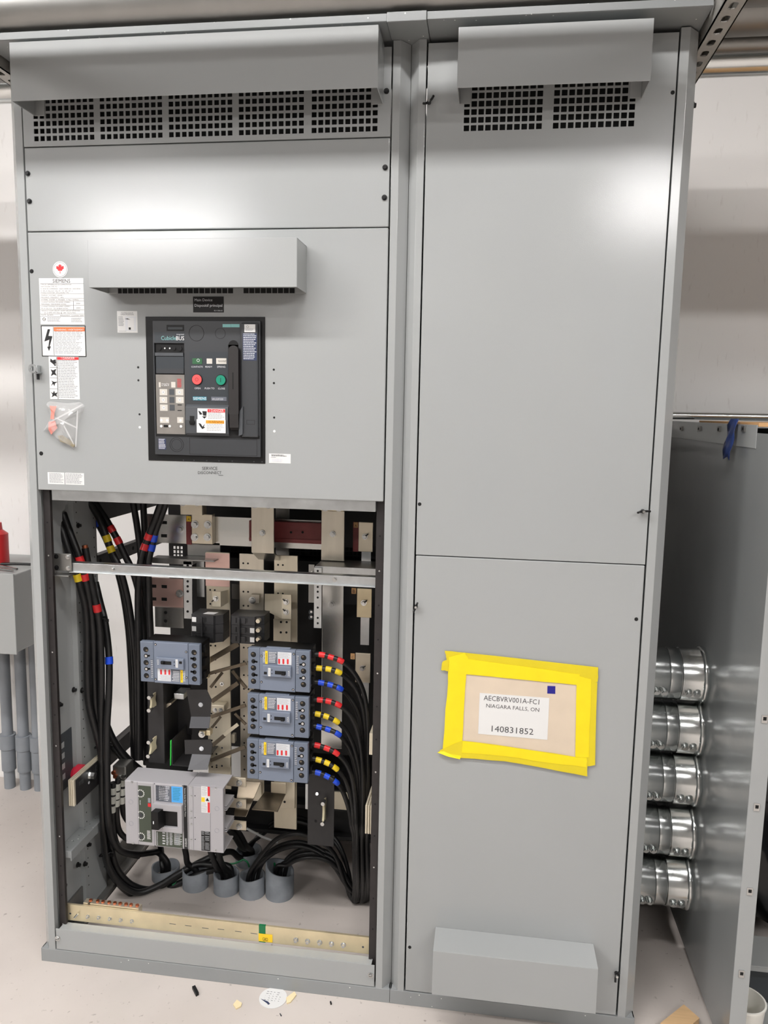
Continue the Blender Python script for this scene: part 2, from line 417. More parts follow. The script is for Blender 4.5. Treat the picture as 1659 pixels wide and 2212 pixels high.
# ------------------------------------------------------------------ pipes overhead and their struts
def pipe_run(x0, x1, y, z, r, m, label, name='steel_pipe', group=None):
    b = MB(); b.lathe((x0, y, z), (1, 0, 0), [(0, r * .9), (0, r), (x1 - x0, r), (x1 - x0, r * .9)], m, 40)
    b.lathe((x0, y, z), (1, 0, 0), [(x1 - x0, r * .9), (0, r * .9)], m, 40)
    return tag(b.build(name), label, 'pipe', group)
ZS = 2.321                                   # top of the struts
RP = .058
pipe_run(-3.9, 4.5, -.035, ZS + RP, RP, GALVD, 'large dull galvanised pipe crossing above the front of the grey cabinets')
pipe_run(-3.9, 4.5, -.30, ZS + .045, .045, GALVD, 'galvanised pipe on the struts just out of view above the picture')  # unseen pipe, added so its shadow falls across the cabinet tops
pipe_run(-3.9, 4.5, .305, ZS + .038, .038, EMT, 'bright steel pipe running behind the top corners of the cabinets')
pipe_run(-3.9, 4.5, .178, ZS + .021, .021, GALVD, 'dull thin pipe between two larger pipes above the cabinet roof')
pipe_run(-3.9, 4.5, .092, ZS + .056, .056, GALVD, 'second large dull pipe just behind the front one above the cabinet roof')
def strut(x, y0, y1, label):
    w, h, t = .041, .041, .0026
    b = MB(); L = y1 - y0
    # slotted web faces down
    holes = []; cor = .006
    T = Matrix(((1, 0, 0, 0), (0, 0, 1, 0), (0, 1, 0, 0), (0, 0, 0, 1)))   # plate xz -> xy
    k = MB()
    c = y0 + .03
    while c < y1 - .03:
        holes.append((x - .0075, x + .0075, c - .0135, c + .0135)); c += .05
    k.plate(x - w / 2, x + w / 2, y0, y1, ZS - h, ZS - h + t, holes, STRUTM)
    for (a0, a1, c0, c1) in holes:
        for px_, sx in ((a0, 1), (a1, -1)):
            for pz_, sz in ((c0, 1), (c1, -1)):
                k.prism([(px_, pz_), (px_ + sx * cor, pz_), (px_ + sx * cor * .3, pz_ + sz * cor * .3), (px_, pz_ + sz * cor)][::sx * sz], 'y', ZS - h, ZS - h + t, STRUTM)
    k.V = [T @ v for v in k.V]; k.F = [f[::-1] for f in k.F]
    b.V, b.F, b.M, b.S, b.mats = k.V, k.F, k.M, k.S, k.mats
    for s in (-1, 1):
        xs = x + s * w / 2
        b.box(xs, xs - s * t, y0, y1, ZS - h, ZS, STRUTM)
        b.box(xs, xs - s * .010, y0, y1, ZS - t, ZS, STRUTM)
    t_ = thing('strut_trapeze', label, 'strut', (x, 0, ZS - h), 'slotted struts under the pipes')
    b.build('strut_channel', t_)
    for y in (y0 + .04, y1 - .04):
        MB().cyl((x, y, ZS - h - .012), (x, y, 3.5), .005, BOLT, 10).build('hanger_rod', t_)
    return t_
strut(1.5425, -.9, .93, 'slotted steel strut running back past the right top corner of the cabinets')
strut(-.0725, -.9, .93, 'slotted steel strut running back past the left top corner of the cabinets')

# ------------------------------------------------------------------ box and pipes at the left
x0, x1, z0, z1 = rect(-90, 82, 1240, 1408, .60)
t = thing('wall_box', 'light grey metal wall box above the three grey pipes, at the left edge', 'box', (-.9, .6, z0))
MB().box(-1.25, -.478, .60, YW - .002, z0, z1, GREYBOX).build('body', t, .004)
MB().box(-1.26, -.474, .592, .60, z0 - .004, z1 + .004, GREYBOX).build('cover', t, .002)
b = MB(); P = [(-1.1, .74, z1 + .008), (-.9, .72, z1 + .010), (-.7, .70, z1 + .009), (-.55, .73, z1 + .009), (-.49, .74, z1 + .008)]
b.tube(catmull(P), .005, RUBBER, 8)
tag(b.build('thin_cable'), 'thin black cable lying on top of the grey wall box', 'cable')
b = MB()
for k in range(2): b.cyl((-.60 + .01 * k, .66 + .03 * k, z1 + .008), (-.50, .63 + .025 * k, z1 + .008), .004, BOLT, 8)
tag(b.build('metal_rods'), 'two short metal rods lying on the grey wall box', 'rod')
p = at(-6, 1208, .74)
b = MB(); b.lathe((p.x, .74, z1 + .004), (0, 0, 1), [(0, 0), (0, .04), (.11, .04), (.125, .022), (.15, .02), (.15, 0)], REDTHING, 28)
tag(b.build('red_canister'), 'red canister cut off by the left edge, standing on the grey wall box', 'canister')
for i, (u, v, lab) in enumerate([(15, 1705, 'leftmost of the three grey plastic pipes under the wall box'),
                                 (49, 1708, 'middle of the three grey plastic pipes under the wall box'),
                                 (80, 1710, 'grey plastic pipe under the wall box nearest the cabinet')]):
    p = atz(u, v); t = thing('plastic_conduit', lab, 'pipe', (p.x, p.y + .02, 0), 'grey pipes under the wall box')
    c = Vector((p.x, p.y + .02, 0)); r = .0205
    MB().lathe(c, (0, 0, 1), [(-.01, r), (z0 - .004, r), (z0 - .004, r * .8), (-.01, r * .8)], PVC, 28, True).build('pipe', t)
    MB().lathe(c + Vector((0, 0, .075)), (0, 0, 1), [(0, r), (0, r * 1.28), (.085, r * 1.28), (.088, r * 1.45), (.145, r * 1.45), (.145, r)], PVC, 28).build('coupling', t)

# ------------------------------------------------------------------ the two board sections
XL, XS, XR = -.0445, .911, 1.5155           # outer left, seam, outer right
ZB = .038; ZT = 2.300; DEP = .80; PZ1 = 2.2912
GAP = .0022
def post(parent, xin, xout, sgn):
    """folded corner post: face, chamfer and return"""
    t = .003
    w1 = .45 * abs(xout - xin)
    poly_ = [(xin, .018), (xin, 0), (xin + sgn * w1, 0), (xout, .026), (xout, .06),
             (xout - sgn * t, .06), (xout - sgn * t, .027), (xin + sgn * w1 - sgn * .001, t), (xin + sgn * t, t), (xin + sgn * t, .018)]
    b = MB(); b.prism(poly_, 'z', ZB, ZT, PAINT); return b.build('corner_post', parent, .0007)
def base(parent, x0, x1):
    b = MB()
    b.box(x0, x1, -.001, .004, 0, ZB, PAINT2); b.box(x0, x1, .004, .045, ZB - .004, ZB, PAINT2)
    for x, s in ((x0, 1), (x1, -1)):
        b.box(x, x + s * .004, .004, DEP, 0, ZB, PAINT2)
    b.box(x0 + .004, x1 - .004, DEP - .004, DEP, 0, ZB, PAINT2)
    return b.build('base_channel', parent, .001)
def roof(parent, x0, x1, end):
    b = MB(); z = ZT + .004
    b.box(x0, x1, -.072, DEP, z, z + .003, PAINT2)
    b.box(x0, x1, -.075, -.072, z, z + .0155, PAINT2)
    return b.build('roof_cover', parent, .001)

L = thing('switchboard_section', 'wide left grey switchboard section with its lower front open', 'electrical cabinet', (.43, .4, 0))
Rr = thing('switchboard_section', 'narrow right grey switchboard section with closed plain doors', 'electrical cabinet', (1.21, .4, 0))
post(L, -.003, XL, -1); post(L, .8738, XS - .0005, 1)
post(Rr, .9466, XS + .0005, -1); post(Rr, 1.4745, XR, 1)
base(L, XL, XS - .0004); base(Rr, XS + .0004, XR)
roof(L, XL - .002, .869, -1); roof(Rr, .9525, XR + .002, 1)
b = MB(); b.box(.8695, .952, -.077, .04, ZT + .001, ZT + .004, PAINT2); b.box(.8695, .952, -.079, -.077, ZT + .001, ZT + .020, PAINT2)
b.build('roof_joint_cover', L, .001)
# sheet sides, backs and inner frame
b = MB(); b.box(XR - .004, XR - .001, .06, DEP, ZB, ZT, PAINT); b.build('side_panel', Rr)
b = MB(); b.box(XS + .003, XR - .004, DEP - .004, DEP, ZB, ZT, PAINT); b.build('rear_panel', Rr)
b = MB(); b.box(XS - .004, XS - .001, .06, DEP, ZB, ZT, DARKP); b.build('dividing_sheet', L)
b = MB(); b.box(.30, XS - .004, DEP - .02, DEP, ZB, ZT, BARRGR); b.box(XL, .30, DEP - .02, DEP, 1.3, ZT, BARRGR); b.build('rear_panel', L)

def hood(parent, r, p, name='vent_hood', up=True, tabs=True):
    """drip hood: folded sheet open at the bottom (or at the bottom edge closed by the top sheet when up=False)"""
    x0, x1, z0, z1 = r; t = .002
    b = MB(); b.box(x0, x1, -p, -p + t, z0, z1, PAINT); b.box(x0, x1, -p + t, -.0005, z1 - t, z1, PAINT)
    for x, s in ((x0, 1), (x1, -1)):
        b.box(x, x + s * t, -p + t, -.0005, z0, z1 - t, PAINT)
        if tabs: b.box(x + s * t, x + s * .026, -.0025, -.0006, z0, z0 + .10, PAINT)
    o = b.build(name, parent, .0009)
    return o

# --- left: vent panel
zz0 = 2.1012 + GAP / 2
b = MB(); holes = []
zpit = .01655; hs = .0112
zbot = at(135, 303.5, 0).z
for (a, c) in ((73.5, 203.5), (217, 351), (365, 502), (516, 656), (673, 815)):
    xa, xb = at(a, 290, 0).x, at(c, 290, 0).x
    n = 10; pit = (xb - xa - hs) / (n - 1)
    for i in range(n):
        for j in range(9):
            holes.append((xa + i * pit, xa + i * pit + hs, zbot + j * zpit, zbot + j * zpit + hs))
b.plate(0, .8704, zz0, PZ1 - .004, 0, .002, holes, PAINT)
for x in (0, .8684): b.box(x, x + .002, .002, .02, zz0, PZ1 - .004, PAINT)
b.box(.002, .8684, .002, .02, zz0, zz0 + .002, PAINT)
vp = b.build('vent_panel', L)
h1 = (at(24, 200, -.09).x, at(816.5, 130, -.09).x, at(420, 204, -.09).z, 2.2915)
h1o = hood(vp, h1, .09)
MB().box(.01, .86, .03, .032, zz0, PZ1, VOID).build('dark_backing', L)  # near-black sheet standing in for the shade behind the vent holes
for (u, v) in ((835, 197), ): screw(vp, at(u, v, 0), .0045)
# --- left: blank panel
b = MB(); b.box(0, .8704, 0, .02, 1.9097 + GAP / 2, 2.1012 - GAP / 2, PAINT); bp_ = b.build('blank_panel', L, .0022)
for u, v in ((60.5, 375), (64, 435), (832, 362), (830.5, 427)): screw(bp_, at(u, v, 0), .0045)
# --- left: main device door
b = MB(); b.box(0, .8704, 0, .02, 1.2902, 1.9097 - GAP / 2, PAINT); door = b.build('main_device_door', L, .0022)
b = MB(); r = rect(118, 812, 1070, 1091, .022)
b.box(.034, .852, .004, .026, r[2], 1.2902, GALV); b.box(.034, .852, .026, .028, r[2], 1.29, GALV); b.build('door_sill_flange', L, .0008, label='galvanised flange')
hm = (at(190, 565, -.09).x, at(641.5, 565, -.09).x, at(416, 620.7, -.09).z, at(416, 515, -.09).z)
hood(door, hm, .09)
b = MB()
for a, c, n in ((285, 605, 9), (680, 1047, 10), (1125, 1455, 9)):
    xa = at(160 + a / 3.072, 627, 0).x; xb = at(160 + c / 3.072, 627, 0).x; pit = (xb - xa) / (n - .35)
    for i in range(n):
        for j in range(4):
            zc = at(420, 628, 0).z + j * .0165
            b.box(xa + i * pit, xa + i * pit + .012, -.0005, .0001, zc - .006, zc + .0055, VOID)
b.build('vent_slots', door)
for u, v in ((68.5, 586), (89, 979.5)): screw(door, at(u, v, 0), .0038, VOID, t=.001, name='screw_hole')
b = MB()
for u, v in ((298.5, 793.5), (299, 821.5), (301.5, 895), (591.5, 798.5), (591.7, 827.5), (592.3, 902)):
    b.disc(at(u, v, 0), .0026, VOID, .0004, 14)
for u, v in ((302, 923), (592.7, 931.5)): b.disc(at(u, v, 0), .003, WHITE, .0006, 14)
b.build('mounting_hole', door)
# hasp
b = MB(); c = at(79.5, 797, 0)
b.lathe((c.x, -.016, c.z), (0, -1, 0), [(0, .0055), (0, .0105), (.003, .0105), (.003, .0055)], GALV, 28, True)
b.box(c.x - .004, c.x + .014, -.018, -.001, c.z - .011, c.z - .008, GALV); b.box(c.x + .009, c.x + .012, -.018, -.001, c.z - .012, c.z + .008, GALV)
b.box(c.x + .006, c.x + .009, -.012, -.004, c.z - .026, c.z - .010, BLACKB)
b.build('padlock_hasp', door, label='zinc padlock hasp')

# --- stickers on the door
def sticker(name, q, L_, R_, T_, B_, parent, m=WHITE, label=None, t=.0005, edge=None, more=None, Y=0):
    r = q.r(L_, R_, T_, B_, Y); b = MB()
    if edge:
        e = .0022; b.rbox((r[0] - e, r[1] + e, r[2] - e, r[3] + e), Y - t * .8, Y, edge)
    b.rbox(r, Y - t, Y, m)
    if more: more(b, q, Y - t - .0002)
    return b.build(name, parent, label=label)
def T(b, q, s, u0, u1, v, m, y, h=None, v2=None):
    """text from u0 to u1 with its baseline at v"""
    v2 = v if v2 is None else v2
    A, B = q.p(u0, v, y), q.p(u1, v2, y); b.text(s, A, B, m, h and h / q.k / 880.0, Y=y)
def Rc(b, q, L_, R_, T_, B_, m, y, t=.0003):
    b.rbox(q.r(L_, R_, T_, B_, y), y - t, y + .0002, m)
def LN(b, q, L_, R_, T_, B_, n, m, y, **k):
    b.lines(q.r(L_, R_, T_, B_, y), n, m, y, **k)
def PG(b, q, ps, m, y, t=.0003):
    b.prism(poly(q, y, *ps), 'y', y - t, y, m)

def leaf(b, q, y):
    c = q.p(331, 376, y); rr = q.r(273, 390, 317, 437, y); R = (rr[1] - rr[0]) / 2
    b.cyl((c.x, y + .0002, c.z), (c.x, y, c.z), R, WHITE, 40)
    b.ring((c.x, y, c.z), R * .86, R * .90, GREYINK, .0001)
    half = [(0, 1), (.13, .74), (.30, .83), (.24, .42), (.45, .66), (.50, .53), (.78, .58), (.68, .30), (.80, .22), (.36, -.12), (.42, -.28), (.05, -.22), (.06, -.72)]
    s = R * .70
    pl = [(c.x + a * s, c.z + d * s) for a, d in half] + [(c.x - a * s, c.z + d * s) for a, d in half[::-1][:-1]]
    b.prism(pl[::-1], 'y', y - .0003, y - .0001, RED)
b = MB(); leaf(b, q3, -.0008); b.build('maple_leaf_sticker', door, label='round white sticker with a red maple leaf')

def nameplate(b, q, y):
    T(b, q, 'SIEMENS', 272, 412, 482, INK, y)
    rows = [("TYPE DE L'APPAREILLAGE DE COMMUTATION", 177, 420, 501), ('SWITCHGEAR TYPE  FS2', 177, 308, 517), ('N° BON DE COMMANDE / SALES ORDER NO.  3003578358', 177, 492, 535),
            ('N° DE LA CELLULE / CELL N°   1A   DE / OF   2', 177, 430, 552), ('MODELE DE BOITIER / ENCLOSURE TYPE  1', 177, 410, 566),
            ('TENSION / VOLTAGE   120/208 Y', 179, 357, 587), ('FREQUENCE / FREQUENCY   60Hz', 179, 360, 603), ('SYSTEME / SYSTEM   3  PHASE/N   4  FILS / WIRE(S)', 179, 478, 623),
            ('COURANT NOMINAL DES BARRES OMNIBUS', 180, 412, 641), ('PRINCIPALES / MAIN BUSBAR RATING', 180, 380, 657), ('2000A', 458, 492, 652),
            ('COURANT NOMINAL DES BARRES OMNIBUS', 181, 412, 675), ('DE LA CELLULE / CELL BUSBAR RATING', 181, 396, 692), ('2000A', 460, 494, 688),
            ('TENUE AU COURT-CIRCUIT / SHORT CIRCUIT WITHSTAND', 183, 490, 710), ('65  kA RMS SYM. MAX @  240  VOLTS MAX.', 205, 458, 726), ('DATE  06/2023', 183, 275, 745), ('EMPLACEMENT / LOCATION  NEMA', 332, 520, 748)]
    for s, a, c, v in rows: T(b, q, s, a, c, v, GREYINK, y)
    for v in (488, 570, 607, 626, 660, 697, 730, 750):
        Rc(b, q, 172, 522, v, v + 1.6, GREYINK, y, .0002)
    for v0, v1 in ((626, 697),): Rc(b, q, 436, 438, v0, v1, GREYINK, y, .0002)
    c = q.p(204, 773, y); b.ring((c.x, y, c.z), .0032, .0040, INK, .0002)
    T(b, q, 'CSA', 193, 216, 778, INK, y)
    LN(b, q, 230, 340, 758, 796, 4, GREYINK, y); LN(b, q, 420, 518, 762, 800, 4, GREYINK, y)
sticker('nameplate', q3, 170, 522, 446, 813, door, label='white nameplate with rating text', more=nameplate)
def warn(b, q, y):
    Rc(b, q, 281, 526, 836, 868, ORANGE, y)
    T(b, q, '! WARNING / AVERTISSEMENT', 292, 520, 862, WHITE, y - .0005)
    PG(b, q, [(233, 852), (252, 853), (238, 905), (270, 908), (248, 990), (258, 988), (243, 1025), (228, 990), (238, 992), (246, 935), (206, 950)], INK, y)
    Rc(b, q, 279, 281, 833, 1060, INK, y)
    LN(b, q, 290, 515, 872, 1052, 15, GREYINK, y, fill=.35)
sticker('warning_sticker', q3, 190, 531, 830, 1064, door, edge=INK, label='white sticker with lightning bolt and orange warning bar', more=warn)
def dang(b, q, y):
    Rc(b, q, 308, 478, 1074, 1096, RED, y); T(b, q, '! DANGER', 340, 448, 1092, WHITE, y - .0005)
    for v in (1155, 1240, 1326): Rc(b, q, 250, 312, v, v + 2, INK, y)
    Rc(b, q, 308, 311, 1074, 1408, INK, y)
    LN(b, q, 316, 474, 1100, 1405, 24, GREYINK, y, fill=.4)
    PG(b, q, [(256, 1085), (270, 1100), (296, 1092), (300, 1125), (280, 1132), (252, 1110)], INK, y); PG(b, q, [(278, 1132), (300, 1132), (292, 1147)], INK, y)
    PG(b, q, [(256, 1172), (276, 1180), (300, 1168), (292, 1196), (304, 1222), (280, 1212), (258, 1226), (268, 1198)], INK, y)
    PG(b, q, [(262, 1262), (284, 1272), (312, 1270), (290, 1284), (286, 1306), (276, 1286), (260, 1304), (272, 1278)], INK, y)
    PG(b, q, [(258, 1350), (274, 1362), (284, 1342), (290, 1362), (310, 1356), (302, 1374), (310, 1392), (288, 1380), (264, 1394), (272, 1374)], INK, y)
sticker('danger_sticker', q3, 247, 484, 1070, 1410, door, label='tall white sticker with red danger bar and pictograms', more=dang)
def inst(b, q, y):
    T(b, q, 'TO PADLOCK IN', 816, 912, 727, GREYINK, y); T(b, q, 'OPEN POSITION', 814, 916, 740, GREYINK, y)
    Rc(b, q, 850, 936, 752, 866, OFFW, y); Rc(b, q, 872, 920, 762, 858, WHITE, y - .0002); Rc(b, q, 878, 894, 838, 856, INK, y - .0006)
    PG(b, q, [(845, 770), (868, 766), (892, 776), (868, 774)], INK, y - .0004)
    LN(b, q, 796, 842, 752, 832, 7, GREYINK, y); LN(b, q, 800, 860, 866, 872, 1, GREYINK, y)
sticker('instruction_sticker', q3, 787, 948, 708, 880, door, label='small white padlock instruction sticker', more=inst)
def notice(b, q, y):
    Rc(b, q, 368, 371, 1994, 2088, GREYINK, y); LN(b, q, 246, 360, 2000, 2078, 8, GREYINK, y); LN(b, q, 380, 516, 2004, 2086, 7, GREYINK, y)
sticker('notice_sticker', q3, 234, 523, 1995, 2089, door, label='wide two-part white notice sticker', more=notice)
def maindev(b, q, y):
    T(b, q, 'Main Device', 526, 693, 134, OFFW, y); T(b, q, 'Dispositif principal', 526, 787, 186, OFFW, y); T(b, q, '43-11306-63', 708, 788, 228, OFFW, y)
sticker('name_label', q4, 512, 801, 90, 240, door, m=INK, label='black label reading Main Device', more=maindev)
b = MB(); T(b, q4, 'SERVICE', 597, 742, 1725, INK, -.0004); T(b, q4, 'DISCONNECT', 558, 780, 1764, INK, -.0004); LN(b, q4, 752, 796, 1774, 1782, 1, INK, -.0004, jit=0)
b.build('service_lettering', door, label='black printed words SERVICE DISCONNECT')
def tiny(b, q, y):
    LN(b, q, 1250, 1400, 1582, 1600, 2, INK, y); LN(b, q, 1244, 1308, 1604, 1614, 1, GREYINK, y); LN(b, q, 1256, 1380, 1620, 1652, 1, OFFW, y, fill=.9)
sticker('test_sticker', q4, 1228, 1432, 1573, 1662, door, label='small white tag beside the main breaker', more=tiny)

# --- left: sill panel
b = MB(); zt = .0996
b.box(0, .8704, 0, .002, ZB + .0015, zt, PAINT); b.box(.009, .862, .002, .030, zt - .002, zt, PAINT)
sp = b.build('sill_panel', L, .0008)
for u, v in ((125, 2026.5), (800.5, 2106)): screw(sp, at(u, v, 0), .0055, BOLT)
# --- left: interior frame
for nm, xa, xb in (('L', .0005, .0185), ('R', .852, .8705)):
    b = MB(); b.box(xa, xb, .020, .030, ZB, ZT - .01, FRAMEB)
    for k in range(14): b.disc(((xa + xb) / 2, .020, .1 + k * .085), .0022, BOLT if k % 3 == 0 else VOID, .0005, 10)
    b.build('frame_upright', L)
b = MB(); b.box(-.012, -.009, .03, .15, ZB, ZT, PAINT)
b.box(-.012, .006, .15, .153, ZB, ZT, PAINT); b.box(.003, .006, .153, .27, ZB, ZT, PAINT); b.box(-.012, .006, .267, .27, ZB, ZT, PAINT)
for k in range(44):
    for y in (.165, .255): b.cyl((.0062, y, .12 + k * .028), (.0055, y, .12 + k * .028), .0022, VOID, 8)
b.build('side_sheet', L)
for u, v in ((128, 1522), (158, 1490), (137, 1912)): hexbolt(MB(), atx(u, v, -.009), .005, BLACKB, .009, (1, 0, 0)).build('frame_bolt', L)
for u, v in ((176, 1491), (182, 1866), (190, 1824), (168, 1135), (167, 1868)): hexbolt(MB(), atx(u, v, .006), .005, BLACKB, .009, (1, 0, 0)).build('frame_bolt', L)
b = MB(); b.box(-.009, .03, .034, .225, .285, .305, PAINT2); b.box(.03, .033, .034, .225, .277, .305, PAINT2)
for k in range(6): b.disc((.012, .05 + .03 * k, .3052), .002, BOLT, -.0008, 10)
b.build('lower_side_rail', L, .001)
b = MB(); b.box(-.009, -.004, .034, .66, .05, .125, GALVD); b.box(-.004, .034, .06, .66, .045, .049, GALVD); b.box(.031, .034, .06, .66, .045, .06, GALVD); b.build('floor_side_rail', L)
for z0_, z1_ in ((.405, .474), (1.030, 1.074), (1.166, 1.28)):
    b = MB(); b.box(-.012, -.006, .27, DEP - .02, z0_, z1_, FRAMEB); b.box(-.006, .010, .27, DEP - .02, z1_ - .003, z1_, FRAMEB)
    if z0_ == .405:
        for k in range(3): b.box(-.0058, -.0045, .27, DEP - .02, .474 - .006 * k - .0025, .474 - .006 * k, GALV)
    if z0_ == 1.030:
        for k in range(4): b.cyl((-.0061, .31 + .07 * k, 1.05), (-.0055, .31 + .07 * k, 1.05), .006, CREAM if k == 1 else VOID, 14)
    b.build('rear_side_rail', L)
# rear barrier with perforations, upper dark enclosure
b = MB(); holes = []
for (u0, u1) in ((1215, 1310),):
    r = q5.r(u0, u1, 575, 685, .54)
    for i in range(3):
        for j in range(3):
            w = (r[1] - r[0]) / 3; h = (r[3] - r[2]) / 3
            holes.append((r[0] + i * w + .002, r[0] + (i + 1) * w - .002, r[2] + j * h + .002, r[2] + (j + 1) * h - .002))
x00 = at(365, 1200, .54).x
b.plate(x00, XS - .006, .40, 1.9, .54, .543, holes, BARRGR); b.build('rear_barrier', L)
b = MB()
for (u0, u1) in ((240, 420), (780, 910), (945, 1050), (1265, 1410)):
    r = q6.r(u0, u1, 590, 740, .538); n = max(3, round((r[1] - r[0]) / .0145)); w = (r[1] - r[0]) / n
    for i in range(n):
        for j in range(4):
            h = (r[3] - r[2]) / 4
            b.box(r[0] + i * w + .002, r[0] + (i + 1) * w - .002, .5372, .5395, r[2] + j * h + .002, r[2] + (j + 1) * h - .002, VOID)
b.build('rear_vent_grid', L)
r = rect(445, 700, 1208, 1238, .45)
b = MB(); b.box(r[0] - .06, XS - .006, .45, .53, r[2], r[3], BLACK); b.build('rear_cross_beam', L)
b = MB(); b.box(.10, XS - .006, .50, .53, .13, .30, BARRGR); b.box(.10, XS - .006, .46, .50, .25, .262, BARRGR); b.box(.10, XS - .006, .47, .50, .15, .16, BARRGR); b.build('lower_rear_beam', L, .001)
# shelf above (closes the breaker compartment)
b = MB(); b.box(.03, XS - .006, .05, .30, 1.300, 1.303, DARKP); b.box(.03, XS - .006, .035, .05, 1.295, 1.9, BLACK); b.build('breaker_compartment', L)
# cross rail
za = at(150, 1217, .05).z; zb = at(150, 1236.5, .05).z
b = MB(); x0 = at(153, 1225, .05).x; x1 = .852
rr = [at(155, 1216.5, .05).z, at(155, 1236, .05).z, at(812, 1247, .05).z, at(812, 1267, .05).z]
ztop = (rr[0] + rr[2]) / 2; zbt = (rr[1] + rr[3]) / 2
b.box(x0, x1, .050, .052, zbt, ztop, GALV); b.box(x0, x1, .052, .075, ztop - .002, ztop, GALV); b.box(x0, x1, .040, .050, zbt, zbt + .002, GALV)
hexbolt(b, at(244, 1230, .05), .0042, BOLT, .006); hexbolt(b, at(723, 1251.5, .05), .0042, BOLT, .006)
b.build('cross_rail', L, .0006, label='bright galvanised rail')
b = MB(); r = rect(116, 154, 1196, 1233, .045)
b.box(r[0], r[1], .045, .048, r[2], r[3], GALVD); b.box(r[0], r[0] + .003, .03, .045, r[2], r[3], GALVD); b.box(r[0], r[1], .03, .06, r[2] - .012, r[2] - .009, GALVD)
for i in (0, 1):
    for j in (0, 1): hexbolt(b, (r[0] + (.008 if i == 0 else (r[1] - r[0]) - .009), .045, r[2] + (.008 if j == 0 else (r[3] - r[2]) - .008)), .004, BLACKB if i == 0 else BOLT, .005)
b.build('rail_bracket', L, .0008)

# --- right section doors
ZSP = 1.1666
b = MB(); holes = []; hs = .0118
zb0 = at(1010, 283, 0).z
for (a, c) in ((1001.5, 1170), (1194.8, 1370)):
    v = 275 if a < 1100 else 262
    xa, xb = at(a, v, 0).x, at(c, v, 0).x; n = 11; pit = (xb - xa - hs) / (n - 1)
    for i in range(n):
        for j in range(8):
            holes.append((xa + i * pit, xa + i * pit + hs, zb0 + j * .01655, zb0 + j * .01655 + hs))
b.plate(.9501, 1.471, ZSP + GAP / 2, PZ1, 0, .002, holes, PAINT)
for x in (.9501, 1.469): b.box(x, x + .002, .002, .02, ZSP + GAP / 2, PZ1, PAINT)
b.box(.9521, 1.469, .002, .02, ZSP + GAP / 2, ZSP + GAP / 2 + .002, PAINT)
ud = b.build('upper_door', Rr, .0007)
h2 = (at(988.8, 130, -.088).x, at(1409.5, 105, -.088).x, at(1200, 182, -.088).z, at(1200, 48.5, -.088).z)
hood(ud, h2, .088)
MB().box(.955, 1.466, .03, .032, 2.0, PZ1, VOID).build('dark_backing', Rr)  # dark sheet again in place of the shaded inside, behind these vents
def thumbscrew(parent, P, ang, s=1.0):
    b = MB(); P = Vector(P)
    b.cyl(P, P + Vector((0, -.010 * s, 0)), .0045 * s, BLACKB, 14); b.cyl(P + Vector((0, -.010 * s, 0)), P + Vector((0, -.016 * s, 0)), .0032 * s, BOLT, 12)
    for k in (0, 1):
        a = ang + math.pi * k; d = Vector((math.cos(a), 0, math.sin(a)))
        b.tube(catmull([P + Vector((0, -.006, 0)) * s, P + (d * .008 + Vector((0, -.009, 0))) * s, P + (d * .013 + Vector((0, -.017, 0))) * s], 5), .0026 * s, BLACKB, 8)
    b.build('wing_knob', parent)
thumbscrew(ud, at(927, 222, 0), .6); thumbscrew(ud, at(1388, 1104, 0), .15)
b = MB()
for u, v in ((1453, 200), (906.5, 1089)): b.disc(at(u, v, 0), .0042, VOID, .0006)
b.build('screw_hole', ud)
b = MB(); b.box(.9501, 1.471, 0, .02, ZB + .002, ZSP - GAP / 2, PAINT); ld = b.build('lower_door', Rr, .0025)
thumbscrew(ld, at(899, 1309, 0), 1.2, .9); thumbscrew(ld, at(1331, 2101, 0), 4.4)
b = MB()
for u, v in ((1374.5, 1337.5), (885, 2046)): b.disc(at(u, v, 0), .0042, VOID, .0006)
b.build('screw_hole', ld)
hb = (at(934, 2100, -.088).x, at(1290, 2140, -.088).x, at(1110, 2169.5, -.088).z, at(1110, 2073.5, -.088).z)
hood(ld, hb, .088, tabs=False)
for u, v in ((1497, 228), (1418, 1318)): hexbolt(MB(), atx(u, v, XR), .005, BLACKB, .006, (1, 0, 0)).build('side_bolt', Rr)

# ------------------------------------------------------------------ bus work inside the open section
qA = Q(430, 1060, 8.295); qB = Q(620, 1060, 8.295); qC = Q(430, 1240, 8.295); qD = Q(430, 1430, 8.848)
qE = Q(290, 1460, 9.217); qF = Q(490, 1660, 8.732); qG = Q(650, 1660, 7.373); qH = Q(120, 1560, 7.373)

def bar(name, label, r, y0, y1, m, group='bus bars', cat='bus bar', bolts=(), holes=(), bevel=.0012, name2='bolt', br=.0075):
    """flat bar with bolts as parts and drilled holes"""
    x0, x1, z0, z1 = r
    if bolts:
        t = thing(name, label, cat, ((x0 + x1) / 2, y1, z0), group)
        body, par = name.split('_')[-1] if False else 'bar', t
    else:
        body, par = name, None
    b = MB(); b.rbox(r, y0, y1, m)
    for P in holes: b.disc((P[0], y0, P[2]), .0032, VOID, .0004, 12)
    o = b.build(body, par, bevel)
    for P in bolts:
        hexbolt(MBX := MB(), (P[0], y0, P[2]), br, BOLT, .009).build(name2, par)
    if not bolts: tag(o, label, cat, group)
    return o
